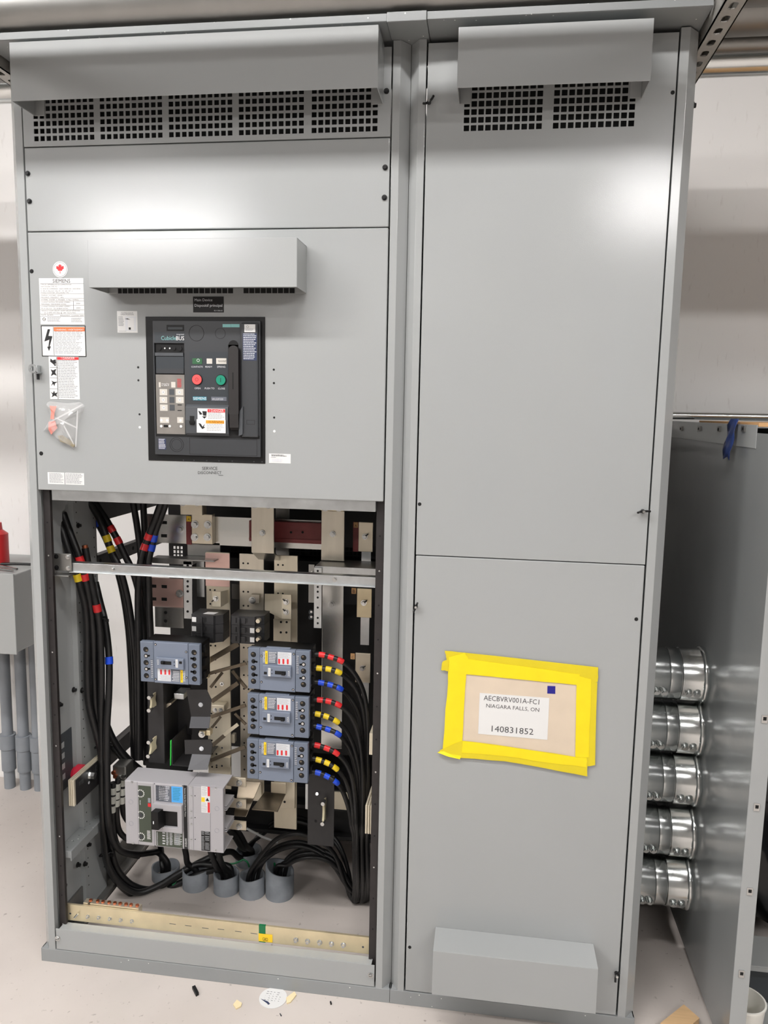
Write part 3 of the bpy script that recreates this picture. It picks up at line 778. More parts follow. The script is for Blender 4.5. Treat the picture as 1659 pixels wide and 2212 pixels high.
# horizontal phase bar and its red block
x0 = q5.p(985, 430, .36).x; x1 = qB.p(700, 700, .36).x
za = (q5.p(1160, 300, .36).z + qB.p(300, 520, .36).z) / 2; zb = (q5.p(1160, 553, .36).z + qB.p(300, 1040, .36).z) / 2
t = thing('bus_bar', 'long silvery horizontal bus bar behind the two top upright plates', 'bus bar', (x0, .36, zb), 'bus bars')
b = MB(); b.box(x0, x1, .36, .366, zb, za, SILV)
for u, v in ((1138, 368), (1138, 487)): b.rbox(q5.r(u - 26, u + 26, v - 14, v + 14, .36), .3595, .36, VOID)
b.build('bar', t, .001); hexbolt(MB(), q5.p(1283, 432, .36), .008).build('bolt', t)
b = MB(); r = (qA.p(905, 750, .345).x, qB.p(700, 750, .345).x, qB.p(300, 940, .345).z, qB.p(300, 568, .345).z)
b.rbox(r, .340, .359, REDINS); b.box(r[0], r[1], .338, .340, r[2] + .004, r[2] + .012, REDINS)
for u in (72, 280): b.disc(qB.p(u, 745, .340), .0035, VOID, .0006, 14)
tag(b.build('insulator_block', None, .0015), 'dark red insulating block with two holes between the upright plates', 'insulator')
# connector on the left end of the phase bar
r = q5.r(1385, 1570, 295, 560, .335)
t = thing('bus_connector', 'tinned connector plate with four round bolts on the left end of the top bar', 'bus connector', (r[0], .335, r[2]))
b = MB(); b.rbox(r, .335, .340, TIN); b.box(r[1] - .003, r[1], .340, .359, r[2], r[3], TIN); b.build('plate', t, .001)
for u, v in ((1415, 385), (1530, 388), (1413, 500), (1527, 500)): hexbolt(MB(), q5.p(u, v, .335), .0075).build('bolt', t)
r = q5.r(1283, 1480, 172, 300, .30); b = MB(); b.rbox(r, .30, .306, TIN); b.box(r[1] - .006, r[1], .306, .334, r[2], r[3], TIN); b.build('riser', t, .001)
for u in (1305, 1435): hexbolt(MB(), q5.p(u, 186, .30), .0075).build('bolt', t)
r = q5.r(1210, 1610, 600, 690, .32); b = MB(); b.box(r[0] + .03, r[1], .30, .36, r[2] - .004, r[2], GALVD); b.box(r[0] + .03, r[1] - .004, .36, .366, r[2], r[3] + .012, GALVD)
tag(b.build('support_bracket', None, .001), 'dull grey bent bracket under the four-bolt connector plate', 'bracket')
def marker(letter, rr, q, lab, strip=None, Y=.352, col=AMBER):
    b = MB()
    if strip: b.rbox(q.r(*strip, Y), Y, Y + .004, REDINS)
    r = q.r(*rr, Y); b.rbox(r, Y - .0008, Y + .002, col)
    w = r[1] - r[0]; b.text(letter, (r[0] + w * .25, Y - .001, r[2] + w * .22), (r[1] - w * .25, Y - .001, r[2] + w * .22), INK)
    return tag(b.build('phase_marker'), lab, 'marker', 'phase letter markers')
marker('A', (1340, 1380, 310, 358), q5, 'yellow letter A marker on a red strip left of the four-bolt plate', (1336, 1382, 310, 565), .350, YEL)
marker('A', (1195, 1272, 565, 662), qB, 'dull orange letter A marker on a dark red strip at the right', (1182, 1278, 560, 1092), .312, CARD)
marker('B', (1325, 1366, 955, 1006), q6, 'dull orange letter B marker at the right side', None, .312, CARD)
marker('C', (1316, 1354, 132, 182), q8, 'dull orange letter C marker at the right side', None, .312, CARD)
# two upright plates in front
for (q, r4, top, tb, bot, bc, lab) in (
        (qA, (936, 1340, 290, 1120), (918, 1350, 205, 292), ((1000, 232), (1247, 236)), (938, 1335, 1120, 1250), (1135, 755), 'left of the two upright tinned plates under the door'),
        (qB, (615, 1026, 362, 1256), (603, 1016, 262, 358), ((685, 285), (932, 290)), (610, 1005, 1256, 1320), (820, 775), 'right of the two upright tinned plates under the door')):
    r = q.r(*r4, .27); t = thing('bus_riser', lab, 'bus bar', (r[0], .27, r[2]), 'upright bus plates')
    MB().rbox(r, .27, .277, TINV).build('plate', t, .001)
    r2 = q.r(*top, .262); b = MB(); b.rbox((r2[0], r2[1], r2[2], r2[3] + .03), .260, .268, GOLD); b.build('top_clamp', t, .001)
    for u, v in tb: hexbolt(MB(), q.p(u, v, .26), .0085, t=.012).build('bolt', t)
    r3 = q.r(*bot, .29); b = MB(); b.prism([(.277, r[2] + .004), (.277, r[2] - .001), (.345, r3[2] - .012), (.345, r3[2] - .006)], 'x', r[0], r[1], SILV); b.build('bent_foot', t)
    b = MB(); P = q.p(*bc, .27); b.cyl(P, P + Vector((0, -.001, 0)), .0088, VOID, 6, smooth=False); hexbolt(b, P + Vector((0, -.001, 0)), .0055, BOLT, .007); b.build('bolt', t)
for (q, r4, lab) in ((qA, (1370, 1615, 200, 1265), 'dull vertical strip behind the dark red block'),):
    tag(MB().rbox(q.r(*r4, .40), .40, .406, GALVD).build('bus_bar', None, .001), lab, 'bus bar', 'bus bars')
# three short right hand bars with clip bolts
def clipbolt(par, P, a=.7):
    b = MB(); b.ring((P.x, P.y, P.z), .0055, .0082, BOLT, .0015); b.cyl(P, P + Vector((0, -.008, 0)), .0046, BOLT, 12)
    d = Vector((math.cos(a), 0, math.sin(a))); b.tube([P + d * .004 + Vector((0, -.005, 0)), P + d * .013 + Vector((0, -.005, 0))], .0016, BLACKB, 8)
    return b.build('clip_bolt', par)
for q, r4, bp, m, st, lab in ((qB, (1280, 1540, 565, 1095), (1395, 822), TIN, (1335, 1500, 1085, 1355), 'short bus end beside the letter A at the right'),
                              (q6, (1372, 1505, 960, 1220), (1433, 1088), GOLD, (1405, 1482, 1215, 1465), 'yellowed short bus end beside the letter B at the right'),
                              (q8, (1358, 1493, 130, 392), (1420, 262), TIN, (1412, 1478, 388, 580), 'short bus end beside the letter C at the right')):
    r = q.r(*r4, .30); t = thing('bus_stub', lab, 'bus bar', (r[0], .30, r[2]), 'short bus ends at the right')
    MB().rbox(r, .30, .306, m).build('plate', t, .001); clipbolt(t, q.p(*bp, .30))
    MB().rbox(q.r(*st, .315), .315, .318, GALV).build('support_strip', t)
# bracket at the right
t = thing('support_bracket', 'galvanised channel and drilled upright at the right behind the bright rail', 'bracket', (.72, .2, .9))
r = qB.r(498, 1600, 1375, 1560, .20)
b = MB(); b.rbox((r[0], .852, r[2], r[3]), .20, .203, GALV); b.box(r[0], .852, .203, .30, r[3] - .003, r[3], GALVD); b.build('channel', t, .0008)
r = q6.r(990, 1058, 770, 1312, .198); b = MB(); b.rbox(r, .195, .198, GALV)
for v in (802, 945, 988, 1040, 1130, 1222, 1270): b.disc(q6.p(1022, v, .195), .003, VOID, .0004, 12)
b.box(r[0], r[0] + .003, .198, .23, r[2], r[3], GALVD); b.build('upright', t, .0006)
MB().rbox(q6.r(940, 990, 745, 1085, .23), .23, .233, GALVD).build('flange', t)
hexbolt(MB(), q6.p(976, 818, .23), .004).build('bolt', t)
for v in (1168, 1213):
    b = MB(); b.cyl(q6.p(964, v, .25), q6.p(964, v, .25) + Vector((0, -.006, 0)), .0065, DARKP, 16); b.disc(q6.p(964, v, .244), .003, BOLT, .001); b.build('round_knob', t)
bar('bus_bar', 'wide dark upright bus bar between the drilled upright and the short bus ends', (lambda r: (r[0], r[1], .52, r[3]))(q6.r(1060, 1252, 900, 1530, .325)), .325, .331, SILV, bolts=[q6.p(1145, 1105, .325)])
# three long upright bars of the panelboard
YV = .335
def vbar(pxl, pxr, m, lab, zb, holes, zt=1.085):
    x0 = at(pxl, 1400, YV).x; x1 = at(pxr, 1400, YV).x
    t = thing('bus_bar', lab, 'bus bar', ((x0 + x1) / 2, YV, zb), 'upright bus bars of the breaker panel')
    b = MB(); b.box(x0, x1, YV, YV + .006, zb, zt, m)
    for k in range(holes):
        z = zt - .028 - k * .042
        for dx in (.012, .026): b.disc((x0 + dx, YV, z), .0028, VOID, .0004, 12)
    b.build('bar', t, .001); return t, x0, x1
v1, a0, a1 = vbar(447, 497, CREAM, 'left of the three upright drilled bus bars behind the breakers', .36, 16)
v2, b0, b1 = vbar(518, 570, TINV, 'middle of the three upright drilled bus bars behind the breakers', .33, 16)
v3, c0, c1 = vbar(592, 642, CREAM, 'right of the three upright drilled bus bars behind the breakers', .25, 18)
MB().box(a0 - .001, a1 + .001, YV - .0015, YV - .0002, .985, 1.083, PINK).build('upper_sleeve', v1, label='rose tinted upper end')
for u, v in ((440, 415), (440, 780)):
    P = qD.p(u, v, YV); b = MB(); b.cyl(P, P + Vector((0, -.003, 0)), .006, BOLT, 18)
    for a in (.4, 1.97):
        d = Vector((math.cos(a), 0, math.sin(a))) * .004; b.tube([P - d + Vector((0, -.0032, 0)), P + d + Vector((0, -.0032, 0))], .0008, VOID, 6)
    b.build('cross_screw', v1)
def connector(q, face, bolts, wing, lab, m=CREAM, right=True, Y=.272):
    r = q.r(*face, Y); t = thing('bus_connector', lab, 'bus connector', (r[0], Y, r[2]), 'bent bus connectors')
    b = MB(); b.rbox(r, Y, Y + .004, m); b.build('face', t, .001)
    w = q.p(wing[0], wing[1], YV).x; z0, z1 = q.p(wing[0], wing[2], YV - .03).z, q.p(wing[0], wing[1], YV - .03).z
    b = MB(); xa = r[1] if right else r[0]
    v = [(xa, Y + .001, r[2]), (xa, Y + .001, r[3]), (w, YV - .003, z1), (w, YV - .003, z0)]
    v += [(p[0], p[1] + .004, p[2]) for p in v]
    b.add(v, [(0, 1, 2, 3), (7, 6, 5, 4), (0, 4, 5, 1), (1, 5, 6, 2), (2, 6, 7, 3), (3, 7, 4, 0)], m); b.build('wing', t)
    for P in bolts: clipbolt(t, q.p(*P, Y), 3.8 if right else 2.3)
    return t
connector(qC, (230, 388, 315, 590), [(300, 440)], (520, 330, 560), 'bent cream connector on the left upright bar above the small black breakers')
connector(qC, (1478, 1652, 370, 810), [(1560, 500), (1562, 680)], (1180, 400, 690), 'tall bent cream connector on the right upright bar above the small black breakers', right=False)
r = qC.r(880, 1032, 408, 560, .30); t = thing('bus_connector', 'small square clamp plate on the middle upright bar', 'bus connector', (r[0], .3, r[2]), 'bent bus connectors')
MB().rbox(r, .325, .334, TINV).build('face', t, .001); hexbolt(MB(), qC.p(955, 468, .325), .007).build('bolt', t)
r = qC.r(1330, 1645, 815, 1235, .31); b = MB(); b.rbox(r, .31, .316, CREAM)
for u, v in ((1468, 860), (1570, 862), (1465, 1045), (1565, 1047), (1462, 1225), (1562, 1228)): b.disc(qC.p(u, v, .31), .0033, VOID, .0005, 12)
tag(b.build('drilled_plate', None, .001), 'cream drilled plate with three rows of holes right of the small black breakers', 'bus bar', 'bus bars')
r = qC.r(585, 740, 180, 450, .42); tag(MB().rbox(r, .42, .425, GALVD).build('support_plate'), 'grey plate seen between the left and middle upright bars', 'plate')
for (q, r4, Y, m, lab) in ((q5, (1020, 1310, 868, 1125, .38)[:4], .38, PINK, 'rosy silver bus plate with slots behind the black cables, below the rail'),
                           (q5, (1055, 1312, 1128, 1310), .39, SILV, 'silver plate with two holes below the slotted rosy plate'),):
    r = q.r(*r4, Y); b = MB(); b.rbox(r, Y, Y + .006, m)
    if m is PINK:
        for u, v in ((1140, 942), (1140, 1055), (1045, 938), (1045, 1052)): b.rbox(q.r(u - 24, u + 24, v - 14, v + 14, Y), Y - .0006, Y, VOID)
        hexbolt(b, q.p(1280, 1005, Y), .008)
    else:
        for v in (1175, 1250): b.disc(q.p(1152, v, Y), .005, VOID, .0006)
    tag(b.build('bus_plate', None, .001), lab, 'bus bar', 'bus bars')
r = q5.r(1312, 1390, 715, 1230, .36); b = MB(); b.rbox(r, .36, .364, GALV); b.rbox(q5.r(1030, 1395, 690, 740, .36), .36, .40, GALVD)
for v in (755, 895, 940, 985, 1075, 1165): b.disc(q5.p(1350, v, .36), .0038, VOID, .0005, 12)
b.rbox(q5.r(1430, 1500, 705, 1035, .40), .40, .404, GALV)
tag(b.build('drilled_upright', None, .0008), 'galvanised upright with a column of holes right of the slotted rosy plate', 'bracket')
# diagonal straps
def strap(q, p, c, th, lab, m=BRONZE, Y=.262, lug=False, Y2=None):
    A, B = q.p(*p, Y), q.p(*c, Y2 or Y); w = th / q.k / 860.0
    d = (B - A); d.y = 0; d.normalize(); n = Vector((-d.z, 0, d.x)) * w / 2
    D = Vector((0, .004, 0)); b = MB()
    v = [A + n, A - n, B - n, B + n]; v = v + [p_ + D for p_ in v]
    b.add(v, [(0, 1, 2, 3), (7, 6, 5, 4), (0, 4, 5, 1), (1, 5, 6, 2), (2, 6, 7, 3), (3, 7, 4, 0)], m)
    if lug:
        t = thing('bus_strap', lab, 'bus strap', tuple(A), 'slanting bus straps'); b.build('strap', t, .0008)
        MB().box(A.x - .010, A.x + .003, Y - .012, Y + .004, A.z - .010, A.z + .010, GOLD).build('lug_block', t, .002); return
    tag(b.build('bus_strap', None, .0008), lab, 'bus strap', 'slanting bus straps')
strap(qC, (190, 1545), (700, 1250), 110, 'dark slanting strap from the upper left breaker up to below the right small black breakers', lug=True, Y=.245)
strap(qD, (185, 225), (900, 30), 72, 'shallow dark strap from the left blue breaker to the top right blue breaker', lug=True, Y=.24)
strap(qD, (215, 490), (440, 205), 62, 'short steep strap below the shallow top strap, at the left bar', Y=.26)
strap(qD, (235, 760), (740, 405), 92, 'slanting strap crossing from the upper grey flap toward the top right breaker', Y=.255)
strap(qD, (630, 170), (900, 510), 72, 'strap falling to the right between the bars beside the top right breaker', Y=.27)
strap(qD, (225, 1055), (890, 830), 76, 'shallow strap reaching the middle right blue breaker', Y=.24)
strap(qD, (210, 1300), (410, 1050), 56, 'short steep strap above the lower grey flap', Y=.26)
strap(qD, (680, 990), (890, 1200), 60, 'strap falling to the right beside the middle right breaker', Y=.27)
strap(qD, (245, 1605), (480, 1410), 84, 'cut strap with a squared lower end beside the lower grey flap', Y=.25)
strap(qD, (470, 1400), (740, 1195), 76, 'bright cream strap end with one hole between the bars', m=CREAM, Y=.246)
strap(qD, (205, 1885), (880, 1625), 88, 'shallow strap reaching the bottom right blue breaker', Y=.24)
r = qD.r(232, 480, 825, 955, .30); t = thing('terminal_block', 'cream terminal block with two screws on the left upright bar', 'terminal', (r[0], .30, r[2]))
MB().rbox(r, .30, .334, CREAM).build('body', t, .002)
for u in (308, 415): hexbolt(MB(), qD.p(u, 920, .30), .0045, t=.006).build('screw', t)
r = qD.r(195, 585, 1830, 2010, .32); b = MB(); b.rbox(r, .325, .3345, CREAM)
for u, v in ((335, 1975), (438, 1985), (440, 1640)): b.disc(qD.p(u, v, .3245), .0028, DARKP, .0006)
tag(b.build('drilled_plate', None, .001), 'cream plate end with two dark studs just above the large grey breaker', 'bus bar', 'bus bars')
r = qD.r(612, 680, 1390, 1560, .36); tag(MB().rbox(r, .36, .38, CREAM).build('spacer_block', None, .003), 'small cream spacer block in the dark gap left of the bottom right breaker', 'block')

# pieces under the right hand breakers
def quadplate(name, lab, q, ps, Ys, th, m, cat='bus bar', group='bus bars', D=(0, 0, -1)):
    P = [q.p(u, v, y) for (u, v), y in zip(ps, Ys)]; D = Vector(D) * th; v = P + [p + D for p in P]; b = MB()
    b.add(v, [(3, 2, 1, 0), (4, 5, 6, 7), (0, 1, 5, 4), (1, 2, 6, 5), (2, 3, 7, 6), (3, 0, 4, 7)], m)
    return tag(b.build(name, None, .0008), lab, cat, group)
quadplate('bus_plate', 'dull flat plate with a bright front edge below the bottom right breaker', qF, ((470, 760), (960, 800), (1110, 470), (720, 430)), (.20, .20, .325, .325), .004, BRONZE)
quadplate('bus_plate', 'dull slanting plate right of the bolted tabs of the large grey breaker', qF, ((230, 230), (130, 900), (360, 920), (640, 260)), (.27, .20, .20, .27), .004, BRONZE, D=(0, 1, 0))
r = qF.r(1000, 1282, 200, 755, .325); b = MB(); b.rbox(r, .325, .3335, CREAM); b.disc(qF.p(1090, 630, .325), .0035, VOID, .0006)
tag(b.build('bus_plate', None, .001), 'cream bar end with one hole below the bottom right breaker', 'bus bar', 'bus bars')
r = qF.r(830, 1115, 270, 470, .29); b = MB(); b.rbox(r, .29, .295, TIN); tag(b.build('bus_plate', None, .001), 'upright tinned tab just under the bottom right breaker', 'bus bar', 'bus bars')
r = qF.r(485, 650, 260, 580, .318); tag(MB().prism([(r[1], r[3]), (r[1], r[2]), (r[0], r[2])], 'y', .318, .322, CREAM).build('bus_plate'), 'small cream triangular plate left of the dark gap under the bottom right breaker', 'bus bar', 'bus bars')
r = qF.r(1480, 1545, 290, 770, .28); tag(MB().rbox(r, .28, .283, GALV).build('support_strip', None, .0006), 'narrow galvanised strip beside the black barrier with the tan insulator', 'bracket')
P = [qF.p(370, 1130, .45), qF.p(660, 1285, .45), qF.p(960, 1395, .45)]; b = MB(); b.tube(P, .004, WHITE, 8)
tag(b.build('white_cable'), 'thin white cable crossing the dark rear rails', 'cable')
r = qG.r(528, 760, 380, 655, .42); tag(MB().rbox(r, .42, .424, CREAM).build('rear_plate'), 'beige plate behind the curved cables right of the black barrier', 'plate')

# ------------------------------------------------------------------ black fibre barriers
def bone(par, q, P1, P2, P3, P4, Y):
    """tan strip held by four small bolts: P1/P2 front bolts, P3/P4 back bolts"""
    a, c = q.p(*P1, Y), q.p(*P2, Y); e, g = q.p(*P3, Y + .035), q.p(*P4, Y + .035)
    o = MB(); m1 = (a + e) / 2; m2 = (c + g) / 2
    v = [a, e, g, c]; n = 10; L = []
    for i in range(n + 1):
        s = i / n; f, k = a.lerp(c, s), e.lerp(g, s); w = .55 + .45 * abs(2 * s - 1) ** 2; m_ = (f + k) / 2
        L.append((m_ + (f - m_) * w, m_ + (k - m_) * w))
    pts_ = [p for p, _ in L] + [p for _, p in L[::-1]]
    T = Vector((.006, 0, .003)); m = len(pts_)
    o.add(pts_ + [p + T for p in pts_], [list(range(m)), list(range(2 * m - 1, m - 1, -1))] + [(i, i + m, (i + 1) % m + m, (i + 1) % m) for i in range(m)], TANINS)
    o.build('standoff_insulator', par, label='tan insulator')
    for p in (a, c): 
        b = MB(); b.cyl(p + Vector((.003, .012, .002)), p + Vector((.003, -.006, .002)), .0055, BOLT, 14); b.build('standoff_bolt', par)
    for p in (e, g):
        b = MB(); b.cyl(p + Vector((.003, .012, .002)), p + Vector((.003, -.004, .002)), .0055, BOLT, 14); b.build('standoff_bolt', par)
t = thing('barrier_board', 'tall black insulating board with two tan insulators below the left blue breaker', 'barrier', tuple(qE.p(430, 1730, .20)))
r = qE.r(275, 590, 120, 1735, .20); b = MB(); b.rbox(r, .20, .203, BARRIER); b.box(r[1] - .003, r[1], .203, .30, r[2], r[3], BARRIER); b.build('board', t, .0006)
bone(t, qE, (290, 435), (285, 690), (410, 320), (420, 590), .17); bone(t, qE, (280, 1325), (270, 1600), (430, 1185), (430, 1435), .17)
r = qE.r(590, 1140, 150, 1150, .30); tag(MB().rbox(r, .30, .303, BARRIER).build('barrier_board', None, .0006), 'plain black insulating board set back between the board with insulators and the flaps', 'barrier')
r = qE.r(790, 985, 355, 465, .24); b = MB(); b.rbox(r, .24, .29, GALV); r2 = qE.r(575, 740, 535, 690, .22); b.prism([(r2[0], r2[2]), (r2[1], r2[3] - .004), (r2[1] - .002, r2[3]), (r2[0] + .004, r2[3] - .005)], 'y', .22, .29, TIN)
tag(b.build('bus_bend', None, .001), 'galvanised bent piece passing behind the black board below the left blue breaker', 'bracket')
def flap(face, lip, bolt, lab, Y=.17):
    t = thing('barrier_flap', lab, 'barrier', tuple(qE.p(*lip[0], Y - .02)), 'hanging black barrier flaps')
    b = MB(); b.prism(poly(qE, Y, *face), 'y', Y, Y + .002, BARRIER); b.build('flap', t)
    P = [qE.p(*lip[0], Y), qE.p(*lip[1], Y), qE.p(*lip[2], Y - .03), qE.p(*lip[3], Y - .03)]; D = Vector((0, .002, -.0005)); b = MB()
    b.add(P + [p + D for p in P], [(3, 2, 1, 0), (4, 5, 6, 7), (0, 1, 5, 4), (1, 2, 6, 5), (2, 3, 7, 6), (3, 0, 4, 7)], FLAP); b.build('lower_lip', t)
    P = qE.p(*bolt, Y); b = MB(); b.cyl(P, P + Vector((0, -.002, 0)), .0062, OFFW, 18); b.cyl(P + Vector((0, -.002, 0)), P + Vector((0, -.005, 0)), .0036, OFFW, 12); b.build('nylon_bolt', t)
flap([(1035, 275), (1440, 275), (1535, 470), (1515, 815), (1135, 812)], [(1130, 812), (1515, 818), (1485, 1045), (1095, 1040)], (1325, 572), 'upper black flap with a white bolt and bent grey lip')
flap([(1000, 1280), (1520, 1265), (1555, 1380), (1528, 1572), (1140, 1556), (1010, 1560)], [(1150, 1556), (1528, 1572), (1455, 1868), (1065, 1878)], (1340, 1447), 'lower black flap with a white bolt and bent grey lip')
r = qE.r(1290, 1410, 1105, 1205, .165); t = thing('terminal_lug', 'bright cream lug with one screw between the two black flaps', 'terminal', (r[0], .165, r[2]))
MB().rbox(r, .165, .175, GOLD).build('lug', t, .002); MB().rbox(qE.r(1425, 1515, 1085, 1195, .17), .17, .19, GOLD).build('jaw', t, .002); hexbolt(MB(), qE.p(1345, 1165, .165), .006).build('screw', t)
t = thing('wiring_tray', 'small dark tray with a green front edge and white grid between board and lower flap', 'tray', tuple(qE.p(720, 1780, .19)))
b = MB(); b.prism([(qE.p(*p, .19).x, qE.p(*p, .19).z) for p in ((722, 1285), (745, 1270), (735, 1770), (718, 1785))], 'y', .188, .192, GRNEDGE); b.build('edge_trim', t, label='green edge trim')
P0, P1 = qE.p(740, 1275, .19), qE.p(740, 1770, .19); b = MB(); b.box(P0.x, P0.x + .002, .19, .33, P1.z, P0.z, BARRIER); b.box(P0.x, P0.x + .085, .19, .33, P1.z - .002, P1.z, BARRIER); b.build('tray', t)
b = MB()
for u in (870, 915, 975): b.rbox(qE.r(u - 9, u + 9, 1280, 1590, .28), .28, .284, OFFW)
for v in (1290, 1390, 1475, 1570): b.rbox(qE.r(862, 1002, v - 14, v + 8, .28), .28, .285, OFFW)
b.build('white_grid', t)
r = qE.r(110, 1010, 1560, 1850, .25); tag(MB().rbox((r[0], r[1], r[2] - .03, r[3]), .29, .31, BARRGR).build('mounting_plate'), 'black mounting plate above the large grey breaker', 'plate')
t = thing('barrier_board', 'black insulating board with one tan insulator at the lower right behind the blue tapes', 'barrier', tuple(qG.p(310, 1230, .21)))
r = qG.r(108, 528, 100, 1228, .21); MB().rbox(r, .21, .213, BARRIER).build('board', t, .0006)
b = MB(); b.cyl(qG.p(255, 405, .21), qG.p(255, 405, .205), .0045, BOLT, 14); b.build('rivet', t); MB().disc(qG.p(238, 838, .21), .004, VOID).build('hole', t)
bone(t, qG, (338, 560), (330, 880), (378, 455), (372, 830), .18)

# ------------------------------------------------------------------ laminated bars at the sides
t = thing('laminated_bus', 'black-faced laminated bus bar end on a red insulator at the lower left', 'bus bar', tuple(qH.p(250, 1340, .06)))
A0 = qH.p(200, 1130, .05); A1 = qH.p(296, 1130, .05); zt = qH.p(250, 928, .05).z; zb = qH.p(250, 1340, .05).z
w = (A1.x - A0.x) / 3; y1 = .24
b = MB()
for k in range(3): b.box(A0.x + w * k + .0006, A0.x + w * (k + 1) - .0006, .05, y1, zb, zt, CREAM)
b.build('lamination', t, .001)
b = MB(); b.box(A1.x, A1.x + .001, .058, y1, zb, zt - .003, BARRIER)
for y, z in ((.075, zb + (zt - zb) * .70), (.165, zb + (zt - zb) * .72)): b.box(A1.x + .001, A1.x + .0016, y, y + .022, z - .006, z + .006, GALV)
b.cyl((A1.x + .001, .125, zb + (zt - zb) * .42), (A1.x + .0017, .125, zb + (zt - zb) * .42), .004, OFFW, 12); b.build('black_facing', t)
hexbolt(MB(), (A1.x + .001, .128, zb + (zt - zb) * .70), .010, BOLT, .018, (1, 0, 0)).build('bolt', t)
b = MB(); zc = zb + (zt - zb) * .72
b.lathe((-.009, .128, zc), (1, 0, 0), [(0, 0), (0, .017), (.012, .020), (.012, .026), (.03, .026), (.03, .018), (A0.x + .009, .018), (A0.x + .009, 0)], REDSTAND, 14); b.build('red_insulator', t, label='red insulator')
b = MB(); zq = qH.p(150, 200, .08).z; b.box(-.0088, -.0068, .04, .125, zb + .03, zb + .19, DARKP)
for k in range(4): b.box(-.0067, -.0064, .07, .085, zb + .06 + .03 * k, zb + .076 + .03 * k, PAINT)
tag(b.build('slotted_plate'), 'dark slotted plate on the left side sheet above the red insulator', 'plate')
t = thing('laminated_bus', 'pale ends of a three-layer laminated bus bar at the lower right edge', 'bus bar', tuple(qG.p(1075, 1045, .06)))
A0 = qG.p(1018, 800, .06); A1 = qG.p(1138, 800, .06); zt = qG.p(1075, 590, .06).z; zb = qG.p(1075, 1047, .06).z; w = (A1.x - A0.x) / 3
for k in range(3): MB().box(A0.x + w * k + .0006, A0.x + w * (k + 1) - .0006, .06, .30, zb, zt, CREAM).build('lamination', t, .0015)
r = q8.r(1483, 1523, 848, 1040, .07); tag(MB().rbox(r, .07, .20, CREAM).build('bar_end', None, .001), 'single pale bar end by the right frame upright above the laminated bar', 'bus bar', 'bus bars')

# ------------------------------------------------------------------ ground bar
YG = .034
zt = (at(300, 1964 + 0, YG).z + at(640, 2015, YG).z) / 2
a, c = at(300, 1964 + 6, YG).z, at(640, 2011, YG).z
t = thing('ground_bar', 'long tinned ground bar with yellow GRD label across the bottom opening', 'ground bar', (.43, YG, .1), None)
gz1 = (q9.p(800, 945, YG).z + q10.p(800, 1105, YG).z) / 2; gz0 = (q9.p(800, 1085, YG).z + q10.p(800, 1255, YG).z) / 2
b = MB(); b.box(.003, q10.p(1482, 1270, YG).x, YG, YG + .006, gz0, gz1, GOLD)
for u, v in ((1215, 1062), (1355, 1078), (1508, 1100)):
    P = q9.p(u, v, YG); b.box(P.x - .009, P.x + .009, YG - .0004, YG, P.z - .0005, P.z + .001, DARKP)
for u, v in ((155, 1110), (310, 1130), (450, 1148)):
    P = q10.p(u, v, YG); b.box(P.x - .009, P.x + .009, YG - .0004, YG, P.z - .0005, P.z + .001, DARKP)
b.disc(q9.p(298, 968, YG), .0028, DARKP, .0004); b.disc(q10.p(1427, 1268, YG), .0028, DARKP, .0004)
b.build('bar', t, .0012)
for u, v in ((458, 992), (556, 1000), (655, 1012), (752, 1022), (852, 1032)): hexbolt(MB(), q9.p(u, v, YG), .0034, t=.007).build('bolt', t)
P = q9.p(360, 980, YG); MB().tube([P + Vector((-.006, -.004, -.006)), P + Vector((.006, -.006, .008))], .0026, BOLT, 8).build('bent_tab', t)
for u, v in ((828, 1200), (932, 1212), (1040, 1222), (1146, 1234), (1252, 1245)): hexbolt(MB(), q10.p(u, v, YG), .0046, t=.009).build('bolt', t)
b = MB(); b.rbox((q10.p(495, 1150, YG).x, q10.p(554, 1150, YG).x, gz0 - .0004, gz1 + .0004), YG - .0006, YG + .006, GRNWIRE); b.build('green_tape', t, label='green tape wrap')
b = MB(); y = YG - .0008; b.rbox(q10.r(492, 616, 1152, 1220, y), y - .0005, y, YEL); A, B = q10.p(528, 1210, y), q10.p(576, 1212, y); b.text('GRD', (A.x, y - .0007, A.z), (B.x, y - .0007, A.z), INK, h=.0095); b.build('label', t, label='yellow label reading GRD')
b = MB(); P0, P1 = q9.p(445, 880, .06), q9.p(940, 935, .06); zz = gz1 + .004
b.box(P0.x, P0.x + .014, .042, .062, zz - .02, zz, TIN); b.box(P0.x + .02, P1.x, .042, .062, zz - .02, zz, TIN); b.build('lug_strip', t, .0008)
b = MB()
for k, u in enumerate((487, 550, 597, 652, 703, 750, 803, 847, 903)):
    X = q9.p(u, 880 + (u - 487) * .08, .055).x; b.cyl((X, .052, zz), (X, .052, zz + .004), .0048, COPPER, 12)
b.build('copper_screw', t, label='copper coloured clamp screws')

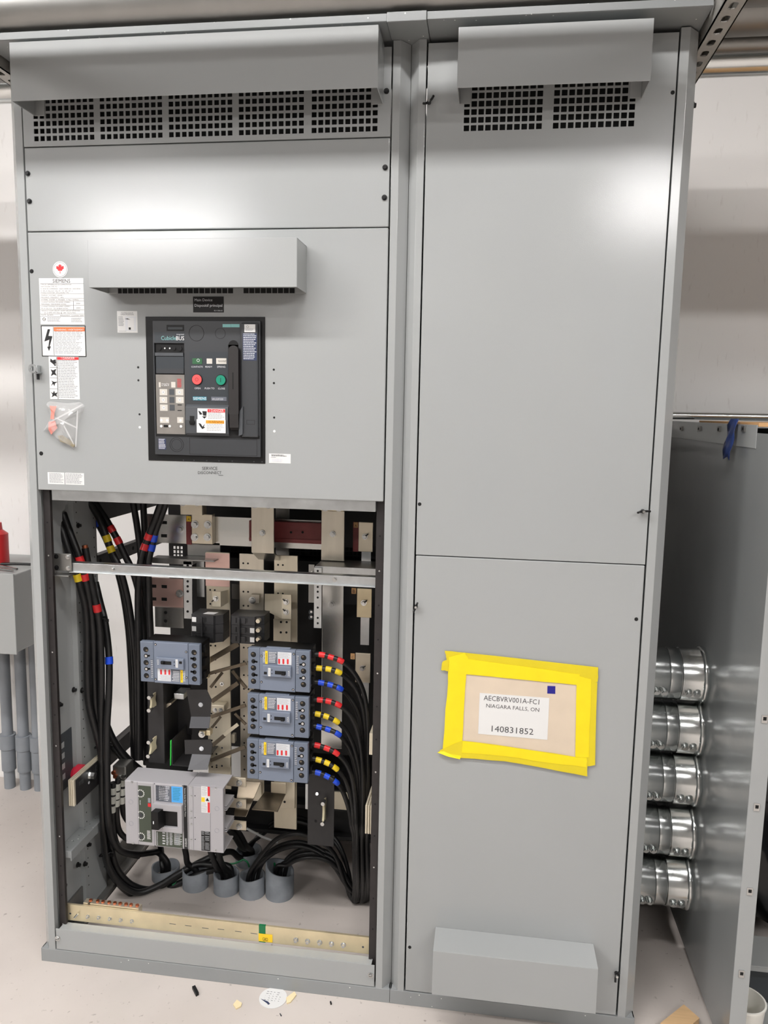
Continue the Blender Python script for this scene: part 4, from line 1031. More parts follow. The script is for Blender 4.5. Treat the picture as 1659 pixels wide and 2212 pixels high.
# ------------------------------------------------------------------ floor conduit stubs
def stub(pxl, pxr, pyb, pyt, lab, r=None, slant=0, m=PVCS, Yc=None, edge=None):
    p = atz((pxl + pxr) / 2, pyb)
    D = (Vector((p.x, p.y, 0)) - CAM).dot(RM.col[1]); R = r or (pxr - pxl) / 2 * D / FPX
    c = Vector((p.x, p.y + R, 0)); zt_ = at((pxl + pxr) / 2, pyt, p.y).z
    n = 32; ri = R * .88; v = []
    for rad, top in ((R, 0), (R, 1), (ri, 1), (ri, 0)):
        for i in range(n):
            a = 2 * math.pi * i / n; x, y = math.cos(a), math.sin(a)
            z = (zt_ + slant * (R * x * -1) + .002 * math.sin(3 * a + R * 99)) if top else -.01
            v.append((c.x + rad * x, c.y + rad * y, z))
    f = [(j * n + i, j * n + (i + 1) % n, (j + 1) * n + (i + 1) % n, (j + 1) * n + i) for j in range(3) for i in range(n)]
    b = MB(); b.add(v, f, m, True); o = b.build('conduit_stub'); tag(o, lab, 'pipe', 'grey conduit stubs in the floor')
    return c, R, zt_
SA = stub(452, 508, 1939, 1902, 'grey conduit stub with spattered foot, left of the close front trio')
SB = stub(508, 564.5, 1946, 1906, 'grey conduit stub in the middle of the close front trio')
SC = stub(565, 627, 1950.5, 1892, 'tallest grey conduit stub with a slanting rim, right of the front trio', slant=.36)
SD = stub(384, 440, 1930, 1893, 'grey conduit stub under the curved cables left of the front trio')
SE = stub(316, 376, 1912, 1888, 'leftmost grey conduit stub, filled with cables')
SF = stub(500, 557, 1878, 1852, 'grey conduit stub at the back behind the front trio')

# ------------------------------------------------------------------ cables
TC = {'r': TAPER, 'y': TAPEY, 'b': TAPEB, 'w': TAPEW}; TN = {'r': 'red tape band', 'y': 'yellow tape band', 'b': 'blue tape band', 'w': 'white tape band'}
def cable(lab, P, r, group='black power cables', bands=(), m=RUBBER, name='power_cable', blen=.018, lug=None, extra=(), n=10, end=None):
    W = [at(*p) if len(p) == 3 else Vector(p[:3]) for p in P] + [Vector(e) for e in extra]
    path = catmull(W, 8)
    if bands or lug or end:
        t = thing(name, lab, 'cable', tuple(W[-1]), group)
        MB().tube(path, r, m, n).build('jacket', t)
        fine = catmull(W, 30)
        for (u, v, c) in bands:
            def score(p):
                d = RM.transposed() @ (p - CAM); return (829.5 + FPX * d.x / d.y - u) ** 2 + (1106 - FPX * d.z / d.y - v) ** 2
            i = min(range(len(fine)), key=lambda k: score(fine[k])); seg = [fine[i]]; L = 0; k = i
            while k > 0 and L < blen / 2: L += (fine[k] - fine[k - 1]).length; k -= 1; seg.insert(0, fine[k])
            L = 0; k = i
            while k < len(fine) - 1 and L < blen / 2: L += (fine[k + 1] - fine[k]).length; k += 1; seg.append(fine[k])
            MB().tube(seg, r * 1.13, TC[c], 14).build('tape_band', t, label=TN[c])
        if lug: MB().tube([W[0] + Vector((-.028, 0, 0)), W[0] + Vector((.004, 0, 0))], r * .85, COPPER, 12).build('copper_end', t, label='bare copper end')
        if end: MB().tube([path[0], path[0] + (path[0] - path[1]).normalized() * .008], r * .8, COPPER, 12).build('copper_end', t, label='bare copper end')
        return t
    return tag(MB().tube(path, r, m, n).build(name), lab, 'cable', group)
def top_in(S, dx=0, dy=0): return [(S[0].x + dx, S[0].y + dy, S[2] + .02), (S[0].x + dx, S[0].y + dy, .01)]
G = 'thick black cables of the left bundle'; R1 = .0098
cable('leftmost cable of the left bundle, with a yellow band below the rail', [(122, 1112, .12), (133, 1142, .12), (150, 1195, .12), (168, 1247, .13), (184, 1310, .14), (188, 1380, .15), (188, 1447, .15), (192, 1520, .16), (208, 1584, .17), (217, 1622, .18), (222, 1700, .18), (224, 1800, .19), (228, 1850, .22), (249, 1899, .27), (285, 1931, .31), (330, 1936, .35), (380, 1912, .37), (425, 1890, .38), (455, 1881, .385)], R1, G, [(168, 1248, 'y')], extra=[(SA[0].x - .006, SA[0].y, SA[2] + .008), (SA[0].x + .004, SA[0].y, SA[2] - .03), (SA[0].x + .005, SA[0].y, .01)])
cable('left bundle cable with two red bands beside the rail bracket', [(136, 1108, .13), (148, 1142, .13), (172, 1206, .13), (184, 1250, .14), (196, 1310, .15), (202, 1380, .16), (204, 1447, .17), (208, 1530, .18), (219, 1600, .19), (226, 1650, .20), (232, 1760, .20), (240, 1835, .23), (258, 1885, .27), (290, 1914, .31), (330, 1921, .35), (372, 1900, .37), (425, 1866, .40), (470, 1846, .42)], R1, G, [(172, 1211, 'r'), (182, 1247, 'r')], extra=[tuple(at(500, 1840, .46)), tuple(at(515, 1852, .48)), (SF[0].x - .01, SF[0].y, .01)])
cable('left bundle cable with a bare copper end above the rail and one red band', [(184, 1184, .15), (191, 1223, .15), (201, 1275, .15), (210, 1315, .15), (216, 1360, .16), (219, 1440, .16), (219, 1540, .17), (220, 1620, .17), (222, 1760, .17), (227, 1835, .20), (238, 1878, .23), (268, 1915, .27), (300, 1928, .30), (345, 1912, .34), (385, 1888, .37), (425, 1868, .39), (455, 1868, .39)], R1, G, [(210, 1313, 'r')], end=True, extra=[(SA[0].x + .004, SA[0].y + .014, SA[2] + .012), (SA[0].x + .012, SA[0].y + .014, SA[2] - .03), (SA[0].x + .012, SA[0].y + .012, .01)])
cable('rightmost cable of the left bundle, with a blue band', [(206, 1258, .22), (216, 1300, .21), (226, 1340, .20), (234, 1400, .19), (236, 1440, .18), (235, 1500, .17), (231, 1570, .16), (231, 1640, .16), (234, 1760, .16), (242, 1810, .19), (262, 1838, .24), (298, 1845, .31), (325, 1842, .37), (343, 1842, .41)], R1, G, [(235, 1426, 'b')], extra=[(SE[0].x + .006, SE[0].y, SE[2] + .01), (SE[0].x + .006, SE[0].y, .01)])
b = MB()
for (u, v, w, Y) in ((210, 1338, 22, .15), (222, 1610, 19, .165), (228, 1844, 15, .19)):
    c = at(u, v, Y + .02); b = MB(); R = w / 800.0
    pth = [c + Vector((R * math.cos(2 * math.pi * i / 24), R * .55 * math.sin(2 * math.pi * i / 24), .008 * math.cos(2 * math.pi * i / 24))) for i in range(25)]
    b.tube(pth, .0022, BLACK, 6, False); b.box(c.x + R - .002, c.x + R + .008, c.y - .006, c.y - .002, c.z - .004, c.z + .004, BLACK)
    tag(b.build('cable_tie'), {1338: 'black cable tie round the left bundle at the red band', 1610: 'black cable tie gathering the left bundle above the red insulator', 1844: 'black cable tie round the left bundle near the floor'}[v], 'cable tie', 'black cable ties')
G = 'thick black cables falling from the top'
cable('upper cable with two yellow bands, left of the red-banded one', [(186, 1072, .24), (203, 1100, .24), (215, 1120, .24), (232, 1165, .24), (243, 1195, .24), (256, 1222, .24), (273, 1281, .25), (285, 1353, .26), (292, 1440, .27), (294, 1540, .28), (296, 1640, .29)], R1, G, [(233, 1163, 'y'), (241, 1186, 'y'), (211, 1133, 'b')][:2])
cable('upper cable with two red bands above the rail, falling to the right', [(196, 1070, .26), (212, 1096, .26), (229, 1122, .26), (241, 1143, .26), (255, 1168, .26), (273, 1206, .26), (287, 1235, .26), (302, 1290, .27), (309, 1353, .28), (312, 1480, .29), (312, 1640, .30)], R1, G, [(241, 1143, 'r'), (255, 1168, 'r')])
cable('upper cable with a blue band half hidden behind the yellow-banded cable', [(178, 1078, .28), (196, 1104, .28), (211, 1132, .28), (228, 1165, .28), (247, 1215, .28), (262, 1270, .29), (275, 1350, .30), (282, 1450, .31), (288, 1640, .33)], .008, G, [(210, 1131, 'b')])
cable('plain upper cable left of the white gap below the door', [(285, 1066, .30), (290, 1100, .30), (296, 1136, .30), (304, 1200, .30), (310, 1281, .30), (314, 1400, .30), (316, 1560, .31), (316, 1650, .32)], R1, G)
cable('plain upper cable right of the white gap below the door', [(308, 1066, .32), (310, 1100, .32), (312, 1140, .32), (314, 1200, .33), (318, 1300, .33), (320, 1420, .34), (322, 1600, .35)], R1, G)
cable('upper cable with two red bands leaning left, under the door', [(354, 1068, .26), (340, 1108, .26), (325, 1148, .26), (316, 1172, .26), (305, 1206, .25), (299, 1260, .25), (299, 1400, .25), (301, 1640, .26)], R1, G, [(320, 1158, 'r'), (312, 1182, 'r')])
cable('upper cable with two blue bands leaning left, under the door', [(364, 1070, .27), (350, 1110, .27), (336, 1148, .27), (328, 1180, .27), (321, 1215, .26), (322, 1290, .26), (326, 1400, .27), (324, 1640, .28)], R1, G, [(332, 1162, 'b'), (327, 1183, 'b')])
for k, (dx, lab) in enumerate(((0, 'black cable slanting down behind the left bundle toward the large breaker, upper one'), (-10, 'black cable slanting down behind the left bundle toward the large breaker, lower one'))):
    cable(lab, [(228 + dx, 1560, .24), (243 + dx, 1594, .25), (266 + dx, 1628, .27), (290 + dx, 1652, .29), (315 + dx, 1672, .31)], R1, 'slanting black cables')
# neutral lug cables with white bands
t = thing('neutral_lugs', 'copper and steel lug block left of the large grey breaker', 'terminal', tuple(at(262, 1680, .22)))
b = MB(); r = rect(243, 272, 1655, 1684, .22); b.rbox(r, .22, .27, GALVD); b.build('block', t, .003)
for u, v in ((246, 1668), (250, 1676), (258, 1678), (268, 1676)):
    P = at(u, v, .22); MB().cyl(P, P + Vector((0, -.006, 0)), .006, COPPER if u < 255 else BOLT, 12).build('lug_screw', t)
for k, (P, bd, lab) in enumerate((([(245, 1690, .21), (244, 1720, .21), (243, 1760, .21), (246, 1800, .22), (262, 1838, .26), (300, 1850, .31)], [(244, 1708, 'w'), (244, 1727, 'w'), (243, 1746, 'w')], 'white-banded cable nearest the left bundle'),
                                  ([(255, 1680, .22), (253, 1715, .22), (252, 1755, .22), (258, 1795, .23), (275, 1812, .25), (300, 1818, .28)], [(254, 1698, 'w'), (253, 1716, 'w'), (252, 1734, 'w')], 'middle white-banded cable left of the large grey breaker'),
                                  ([(266, 1672, .24), (265, 1705, .24), (264, 1735, .24), (268, 1760, .25), (282, 1778, .26), (310, 1785, .28)], [(266, 1690, 'w'), (265, 1709, 'w'), (264, 1727, 'w')], 'white-banded cable nearest the large grey breaker'))):
    cable(lab, P, .0085, 'white-banded cables at the neutral lugs', bd, blen=.019)
# nine feeders of the right hand breakers
RG = 'black feeder cables of the three right breakers'
rows = [('r', 'top', [(985, 140), (1060, 143), (1140, 165), (1225, 195)], [(1310, 260), (1390, 375), (1440, 510), (1466, 700), (1470, 1000), (1468, 1300), (1466, 1640)], 1466),
        ('y', 'top', [(985, 258), (1038, 264), (1120, 272), (1205, 298)], [(1290, 355), (1370, 460), (1420, 610), (1446, 820), (1452, 1050), (1450, 1640)], 1448),
        ('b', 'top', [(985, 385), (1055, 394), (1135, 412), (1215, 442)], [(1290, 500), (1360, 610), (1405, 760), (1428, 950), (1436, 1200), (1436, 1640)], 1432),
        ('r', 'middle', [(975, 545), (1045, 548), (1120, 560), (1205, 590)], [(1290, 655), (1360, 770), (1400, 930), (1420, 1120), (1424, 1640)], 1420),
        ('y', 'middle', [(965, 665), (1025, 675), (1100, 696), (1185, 736)], [(1262, 805), (1330, 930), (1375, 1090), (1400, 1300), (1406, 1640)], 1404),
        ('b', 'middle', [(965, 775), (1035, 790), (1115, 812), (1200, 850)], [(1275, 930), (1335, 1070), (1370, 1240), (1388, 1450), (1390, 1640)], 1390),
        ('r', 'bottom', [(955, 945), (1020, 955), (1105, 982), (1185, 1022)], [(1260, 1095), (1320, 1220), (1352, 1400), (1368, 1640)], 1376),
        ('y', 'bottom', [(960, 1070), (1030, 1085), (1105, 1112), (1180, 1157)], [(1250, 1235), (1305, 1370), (1332, 1510), (1344, 1650)], 1362),
        ('b', 'bottom', [(955, 1190), (1025, 1200), (1105, 1232), (1185, 1282)], [(1238, 1350), (1285, 1470), (1312, 1580), (1322, 1660)], 1346)]
tgt = [SC, SC, SC, SB, SB, SB, SF, SF, SB]
CN = {'r': 'red', 'y': 'yellow', 'b': 'blue'}
for k, (c, w, A, B, ub) in enumerate(rows):
    P = []
    for (u, v) in A: P.append((*q8(u, v), .145))
    for i, (u, v) in enumerate(B): P.append((*q8(u, v), .145 + .012 * (i + 1) + (.008 * (k % 3))))
    yb = .235 + .012 * (k % 3)
    for v in (300, 600): P.append((*q10(ub + (5 if v > 400 else 0), v), yb + v * .0001))
    bu, bv = q10(ub, 850 + 6 * (k % 4))
    F = atz(bu, bv, .010); F.y = min(F.y, .40)
    yb2 = F.y
    P.append((*q10(ub, 800), yb2 - .012))
    S = tgt[k]; j = k % 3
    d = S[0]
    o3 = (k % 4) * 9 - 6; yy = .335 + .012 * j
    arcs = {id(SB): [(748, 1912), (722, 1866 - o3), (688, 1836 - o3), (646, 1822 - o3), (604, 1830 - o3), (573, 1852 - o3 * .7)],
            id(SC): [(750, 1900), (728, 1868 - o3), (700, 1850 - o3), (668, 1846 - o3), (640, 1852 - o3), (618, 1866 - o3 * .6)],
            id(SF): [(752, 1880), (728, 1838 - o3), (692, 1806 - o3), (648, 1788 - o3), (604, 1790 - o3), (566, 1812 - o3 * .7)]}[id(S)]
    ex = [(F.x - .004, yb2, .012), (F.x - .016, yb2 + .010, .020)]
    for q_, (u, v) in enumerate(arcs):
        ex.append(tuple(at(u, v, yb2 + (d.y - yb2) * (q_ + 1) / 7 + .02 * math.sin(q_ * .5) * (j - 1))))
    ex += [(d.x + .012 * (j - 1) + .008, d.y + .012 * (j - 1), S[2] + .012), (d.x + .012 * (j - 1), d.y + .010 * (j - 1), S[2] - .04), (d.x + .012 * (j - 1), d.y + .010 * (j - 1), .01)]
    cable(f'black cable with three {CN[c]} tape bands from the {w} right breaker', P, .0066, RG, [(*q8(u, v), c) for u, v in A[1:]], blen=.0145, lug=True, extra=ex)
# green ground wires at the stubs
GW = 'thin green wires at the conduit stubs'
cable('green wire looping over the back stub', [(480, 1862, .42), (500, 1866, .42), (515, 1862, .43), (526, 1857, .44), (534, 1862, .44), (538, 1872, .45)], .0028, GW, m=GRNWIRE, name='ground_wire', n=8)
cable('green wire standing in the tallest slanted stub', [(593, 1864, .40), (594, 1872, .40), (594, 1884, .40), (592, 1900, .41)], .0028, GW, m=GRNWIRE, name='ground_wire', n=8)
cable('green wire end at the left floor rail', [(219, 1850, .30), (223, 1860, .30), (228, 1864, .31), (236, 1866, .33)], .0035, GW, m=GRNEDGE, name='ground_wire', n=8)
cable('green wire beside the stub under the curved cables', [(372, 1912, .36), (392, 1900, .38), (412, 1890, .39), (425, 1884, .40)], .0026, GW, m=GRNWIRE, name='ground_wire', n=8)

for k, (P, S, dx, lab) in enumerate((([(452, 1828, .30), (458, 1848, .33), (468, 1872, .36)], SA, -.012, 'left cable dropping from under the large grey breaker into the front left stub'),
                                ([(470, 1830, .31), (474, 1850, .34), (482, 1872, .37)], SA, .010, 'right cable dropping from under the large grey breaker into the front left stub'),
                                ([(492, 1790, .36), (508, 1808, .40), (522, 1830, .44)], SF, -.006, 'black cable dropping right of the large grey breaker into the back stub, lower strand'),
                                ([(496, 1780, .38), (516, 1800, .42), (532, 1828, .46)], SF, .010, 'black cable dropping right of the large grey breaker into the back stub, upper strand'),
                                ([(346, 1820, .40), (348, 1838, .42), (350, 1858, .43)], SE, -.012, 'black cable dropping into the leftmost stub from above'),
                                ([(398, 1826, .36), (402, 1846, .37), (406, 1866, .38)], SD, 0, 'black cable dropping into the stub under the curved cables'))):
    cable(lab, P, .0095, 'black cables dropping into the stubs', extra=[(S[0].x + dx, S[0].y + .006, S[2] - .01), (S[0].x + dx, S[0].y + .006, .01)])

# ------------------------------------------------------------------ slate blue breakers (local frame: front at y = 0, centre at origin)
def blue_breaker():
    W, H, D = .166, .1115, .085
    t = thing('molded_case_breaker', 'slate blue breaker alone on the left, upside down with its labels below the toggle', 'circuit breaker', (0, 0, 0), 'slate blue breakers')
    X = lambda u: (u - 265) / 1175 * W - W / 2
    Z = lambda v, u=700: H / 2 - (v - 95 - (u - 265) * .026) / 775 * H
    def R(u0, u1, v0, v1): m = (u0 + u1) / 2; return (X(u0), X(u1), Z(v1, m), Z(v0, m))
    b = MB()
    b.box(-W / 2, X(490), 0, .016, -H / 2, H / 2, BRKB); b.box(X(1170), W / 2, 0, .016, -H / 2, H / 2, BRKB)
    b.box(X(490), X(1170), .006, .016, -H / 2, H / 2, BRKB)
    b.build('body', t, .002)
    b = MB(); b.box(-W / 2 + .004, W / 2 - .004, .016, D, -H / 2 + .004, H / 2 - .004, BLACK)
    for z in (.345, .02, -.305):
        for s in (-1, 1): b.box(s * (W / 2 - .004), s * (W / 2 + .004), .03, .05, z * H - .010, z * H + .010, BLACK)
    b.build('rear_case', t, .001, label='black rear case')
    b = MB(); b.box(X(492), X(1166), -.0008, .007, -H / 2 - .001, H / 2 + .0005, BRKB2); b.box(X(600), X(1060), .004, .016, H / 2, H / 2 + .003, BRKB2); b.build('front_cover', t, .0022)
    for k in (0, 1):
        cx = X(372) if k == 0 else X(1322)
        b = MB()
        for z in (.345, .02, -.305):
            c = (cx, -.0001, z * H); b.cyl((cx, .0005, z * H), (cx, -.0004, z * H), .0078, VOID, 24); b.ring((cx, 0, z * H), .0076, .0090, BRKB2, .0009)
            b.box(cx - .005, cx + .0005, -.0006, 0, z * H, z * H + .0045, BRONZE)
        for z in (.18, -.145):
            b.cyl((cx, .0005, z * H), (cx, -.0004, z * H), .0058, VOID, 20)
            s = 1 if k == 0 else -1
            b.cyl((cx + s * .0085, .0005, z * H - .001), (cx + s * .0085, -.0004, z * H - .001), .0028, VOID, 14)
            b.box(min(cx, cx + s * .0085), max(cx, cx + s * .0085), -.0004, .0002, z * H - .0026, z * H + .0012, VOID)
            if k: b.cyl((cx, -.0004, z * H), (cx, -.0012, z * H), .0036, BOLT, 10)
        b.build('terminal_openings', t)
    y = -.0009
    b = MB(); r = R(565, 592, 160, 360); b.text('SIEMENS', (r[1], y - .0002, r[2]), (r[1], y - .0002, r[3]), WHITE)
    r = R(597, 645, 140, 385); b.rbox(r, y - .0004, y, YEL); b.lines((r[0] + .003, r[0] + .0045, r[2] + .006, r[3] - .006), 9, INK, y - .0004, fill=.7, jit=0)
    r = R(660, 828, 155, 375); b.rbox(r, y - .0003, y, SLATE); b.lines((r[0] + .001, r[1] - .001, r[2] + .001, r[3] - .001), 7, OFFW, y - .0003)
    r = R(835, 1095, 155, 390); b.rbox(r, y - .0004, y, OFFW); b.lines((r[0] + .002, r[1] - .002, r[2] + .016, r[3] - .002), 7, GREYINK, y - .0004, fill=.25)
    for u in (845, 925, 1008):
        r = R(u, u + 36, 280, 365); b.rbox(r, y - .0006, y, RED); b.prism([(r[0], r[2]), (r[1], r[2]), ((r[0] + r[1]) / 2, r[2] - .002)][::-1], 'y', y - .0006, y, RED)
    b.build('rating_label', t, label='white and yellow rating label')
    r = R(560, 1100, 400, 612); b = MB(); b.rbox(r, -.0085, 0, BRKB2); b.build('toggle_housing', t, .0018)
    y = -.0086; b = MB(); b.rbox(R(798, 1005, 490, 555), y - .0004, y, VOID); b.rbox(R(590, 645, 515, 562), y - .0004, y, VOID)
    for v in (478, 545): b.disc((X(740), y, Z(v, 740)), .0014, VOID, .0004, 12)
    r = R(668, 714, 440, 595); b.rbox(r, y - .0004, y, WHITE); b.lines((r[0] + .001, r[1] - .001, r[2] + .002, r[3] - .002), 9, GREYINK, y - .0004, fill=.3)
    r = R(1030, 1076, 478, 582); b.text('225A', (r[1], y - .0002, r[2]), (r[1], y - .0002, r[3]), WHITE)
    b.build('toggle_markings', t)
    r = R(932, 988, 500, 590); b = MB(); b.prism([(-.0085, r[3] - .001), (-.0085, r[2] + .004), (-.0155, r[2] + .005), (-.0155, r[2] + .010)], 'x', r[0], r[1], BLACK); b.build('toggle', t, .001)
    for u, v in ((525, 238), (1138, 182), (525, 728), (1128, 850)):
        b = MB(); P = (X(u), -.0009, Z(v, u)); b.disc(P, .0032, VOID, .0005, 14); b.disc((P[0], -.0014, P[2]), .0018, BOLT, .0004, 10); b.build('cover_screw', t)
    r = R(1190, 1232, 215, 560); b = MB(); b.rbox((r[0], r[1], r[2], r[3]), -.0004, 0, SLATE); b.lines(r, 10, OFFW, -.0004, fill=.3); b.build('side_label', t)
    return t
YB = .105
bk = blue_breaker()
def brk_pos(q, l, r, tp, bt):
    a = q.r(l, r, tp, bt, YB); return ((a[0] + a[1]) / 2, YB, (a[2] + a[3]) / 2)
cL = at((297 + 437) / 2, (1386.5 + 1479) / 2, YB)
copy_specs = [(qb_, n) for qb_, n in ((brk_pos(q8, 380, 968, 84, 478), 'topmost of the three slate blue breakers stacked on the right'), (brk_pos(q8, 373, 962, 492, 888), 'middle one of the three slate blue breakers stacked on the right'), (brk_pos(q8, 371, 950, 893, 1298), 'lowest of the three slate blue breakers stacked on the right'))]
for loc, lab in copy_specs: copy_tree(bk, loc, lab)
bk.location = tuple(cL); bk.rotation_euler = (0, math.pi, 0)
bk.location = (cL.x, YB, cL.z)
# rotating about y by 180 degrees keeps the front towards the viewer

# ------------------------------------------------------------------ large light grey breaker
YL = .10
t = thing('molded_case_breaker', 'large light grey breaker with black rotary-style handle at the lower left', 'circuit breaker', (.3, YL, .3), None)
def RB(L_, R_, T_, B_, Y=YL): return qb.r(L_, R_, T_, B_, Y)
yA = qb.p(168, 640, YL); yB = qb.p(1340, 730, YL)
fz0 = (qb.p(300, 1022, YL).z + qb.p(1100, 1100, YL).z) / 2; fz1 = (qb.p(300, 270, YL).z + qb.p(1100, 327, YL).z) / 2
X0, X1 = yA.x, yB.x; XM = qb.p(925, 680, YL).x
b = MB(); b.box(X0, XM - .0008, YL, YL + .082, fz0, fz1, BRKG); b.build('body', t, .003)
b = MB(); w = .004
b.box(XM, X1, YL, YL + .012, fz0, fz1, BRKG); b.box(XM, X1, YL + .012, YL + .082, fz1 - w, fz1, BRKG); b.box(XM, X1, YL + .012, YL + .082, fz0, fz0 + w, BRKG)
b.box(XM, X1 - .022, YL + .012, YL + .082, fz0 + w, fz1 - w, BRKG)
H3 = (fz1 - fz0) / 3
for k in (1, 2):
    z = fz0 + H3 * k
    for d in (-.006, 0, .006): b.box(X1 - .022, X1 + .006, YL + .012, YL + .075, z + d - .0012, z + d + .0012, BRKG)
b.build('terminal_cover', t, .0012)
for k in range(3):
    z = fz0 + H3 * (k + .5); b = MB(); b.box(X1 - .0218, X1 - .02, YL + .014, YL + .07, z - .016, z + .016, CREAM); b.build('terminal_pad', t)
    zt_ = (qF.p(240, (1080, 670, 262)[k], .185)).z
    r = ((qF.p(118, 250, .185)).x, (qF.p(362, 250, .185)).x)
    b = MB(); b.box(X1 - .02, r[1], .185, .190, zt_ - .014, zt_ + .014, TIN); b.build('terminal_tab', t, .002)
    hexbolt(MB(), qF.p(238, (1085, 668, 262)[k], .185), .0058, t=.012).build('tab_bolt', t)
y = YL - .0002
b = MB(); b.rbox(RB(333, 482, 318, 985), y - .0006, y, OLIVE)
for (u, v) in ((352, 407), (356, 664), (360, 922)):
    P = qb.p(u, v, y)
    b.disc((P.x, y - .0006, P.z), .0056, CHAR, .001, 18)
    for k in range(10):
        a = -2.2 + k * .49; d = Vector((math.cos(a), 0, math.sin(a))); c = P + d * .0100
        b.box(c.x - .0013, c.x + .0013, y - .0009, y - .0006, c.z - .0016, c.z + .0016, WHITE)
b.rbox(RB(442, 478, 525, 566), y - .0012, y, RED); b.rbox(RB(442, 472, 462, 515), y - .0010, y, PVC)
b.lines(RB(432, 478, 852, 960), 9, WHITE, y - .0006); b.lines(RB(344, 354, 490, 545), 8, OFFW, y - .0006)
b.build('trip_unit_panel', t, label='olive trip unit panel with three dials')
b = MB(); r = RB(535, 722, 318, 505); b.rbox(r, y - .0004, y, SLATE); b.lines((r[0] + .001, r[1] - .012, r[2] + .001, r[3] - .001), 10, INK, y - .0004); b.lines((r[0] + .009, r[1] - .004, r[2] + .001, r[3] - .001), 9, OFFW, y - .0004)
b.rbox(RB(722, 855, 328, 516), y - .0004, y, BLUEL); b.lines(RB(740, 835, 345, 500), 8, TEALB, y - .0004); b.build('catalog_label', t, label='grey and sky blue label')
b = MB(); r = RB(868, 912, 312, 1072); b.rbox(r, y - .0005, y, INK); xc = r[0] + (r[1] - r[0]) * .3
b.text('Sentron Series Circuit Breaker Frame', (xc, y - .0008, RB(868, 912, 345, 685)[3]), (xc, y - .0008, RB(868, 912, 345, 685)[2]), WHITE)
b.text('SIEMENS', (xc, y - .0008, RB(868, 912, 942, 1045)[3]), (xc, y - .0008, RB(868, 912, 942, 1045)[2]), WHITE, h=.0045); b.build('name_strip', t, label='black strip with white lettering')
b = MB(); r = RB(525, 862, 522, 852); hr = RB(552, 808, 600, 792)
b.plate(r[0], r[1], r[2], r[3], YL - .010, YL, [hr], BRKG); b.build('handle_frame', t, .0012)
MB().rbox((hr[0], hr[1], hr[2], hr[3]), YL - .001, YL + .0002, BLACK).build('handle_recess', t)
b = MB(); r = RB(535, 658, 612, 838, YL - .02); zc0 = r[2]; zc1 = r[3]
b.prism([(hr[0] + .002, YL - .001), (hr[0] + .024, YL - .001), (hr[0] + .016, YL - .030), (hr[0] - .004, YL - .030)], 'z', zc0 + .003, zc1 - .001, BLACK); b.rbox((hr[0] + .001, hr[0] + .004, (zc0 + zc1) / 2 - .008, (zc0 + zc1) / 2), YL - .0305, YL - .03, OFFW); b.build('handle', t, .0012, label='black handle')
b = MB(); r = RB(540, 855, 858, 1045); b.rbox(r, y - .0004, y, OLIVE)
for u0, u1, n in ((548, 560, 12), (615, 650, 5), (660, 690, 14), (700, 740, 12), (755, 848, 14)): b.lines(RB(u0, u1, 872, 1030), n, OFFW, y - .0004)
b.build('rating_plate', t, label='olive plate with white print')
b = MB(); r = RB(1078, 1183, 325, 638); b.rbox(r, y - .0004, y, WHITE); b.rbox(RB(1155, 1181, 328, 440), y - .0007, y, RED); b.rbox(RB(1155, 1181, 515, 636), y - .0007, y, RED)
b.rbox(RB(1080, 1120, 455, 508), y - .0007, y, YEL); P = RB(1126, 1178, 455, 508); b.rbox(P, y - .0006, y, OFFW); b.prism([(P[0] + .001, P[2] + .003), (P[1] - .001, P[2] + .002), (P[0] + .006, P[3] - .001)], 'y', y - .0008, y, INK)
b.lines(RB(1084, 1150, 332, 440), 9, GREYINK, y - .0004, fill=.3); b.lines(RB(1084, 1150, 518, 632), 9, GREYINK, y - .0004, fill=.3); b.build('danger_label', t, label='white warning label with red edge')
b = MB(); r = RB(1078, 1183, 862, 1092); b.rbox(r, y - .0004, y, INK)
for rr in ((1082, 1116, 866, 908), (1122, 1178, 866, 908), (1082, 1116, 920, 1085), (1126, 1178, 920, 980), (1126, 1178, 1000, 1085)): b.lines(RB(*rr), max(2, int((rr[3] - rr[2]) / 16)), GREYINK, y - .0004)
b.build('data_label', t, label='black data label')
for u, v in ((955, 330), (955, 437), (955, 620), (955, 697), (957, 772), (957, 957), (957, 1055), (250, 270), (262, 1000), (1248, 345), (1248, 1085)):
    P = qb.p(u, v, y); b = MB(); b.disc((P.x, y, P.z), .0032, GALV, .0008, 14); b.box(P.x - .002, P.x + .002, y - .001, y - .0008, P.z - .0004, P.z + .0004, VOID); b.build('cover_screw', t)
b = MB()
for u, v in ((1003, 437), (1003, 697), (1005, 957), (518, 293), (528, 1035), (853, 318), (857, 1062)): P = qb.p(u, v, y); b.disc((P.x, y, P.z), .0014, VOID, .0004, 10)
for u, v in ((237, 510), (240, 768), (1265, 590), (1263, 853)): P = qb.p(u, v, y); b.ring((P.x, y, P.z), .0058, .0063, PVC, .0003)
for u in (322, 512, 983, 1186): 
    r = RB(u - 2, u + 1, 285, 1080); b.box(r[0], r[1], y - .0001, y, fz0 + .001, fz1 - .001, GREYINK)
b.build('moulded_marks', t)

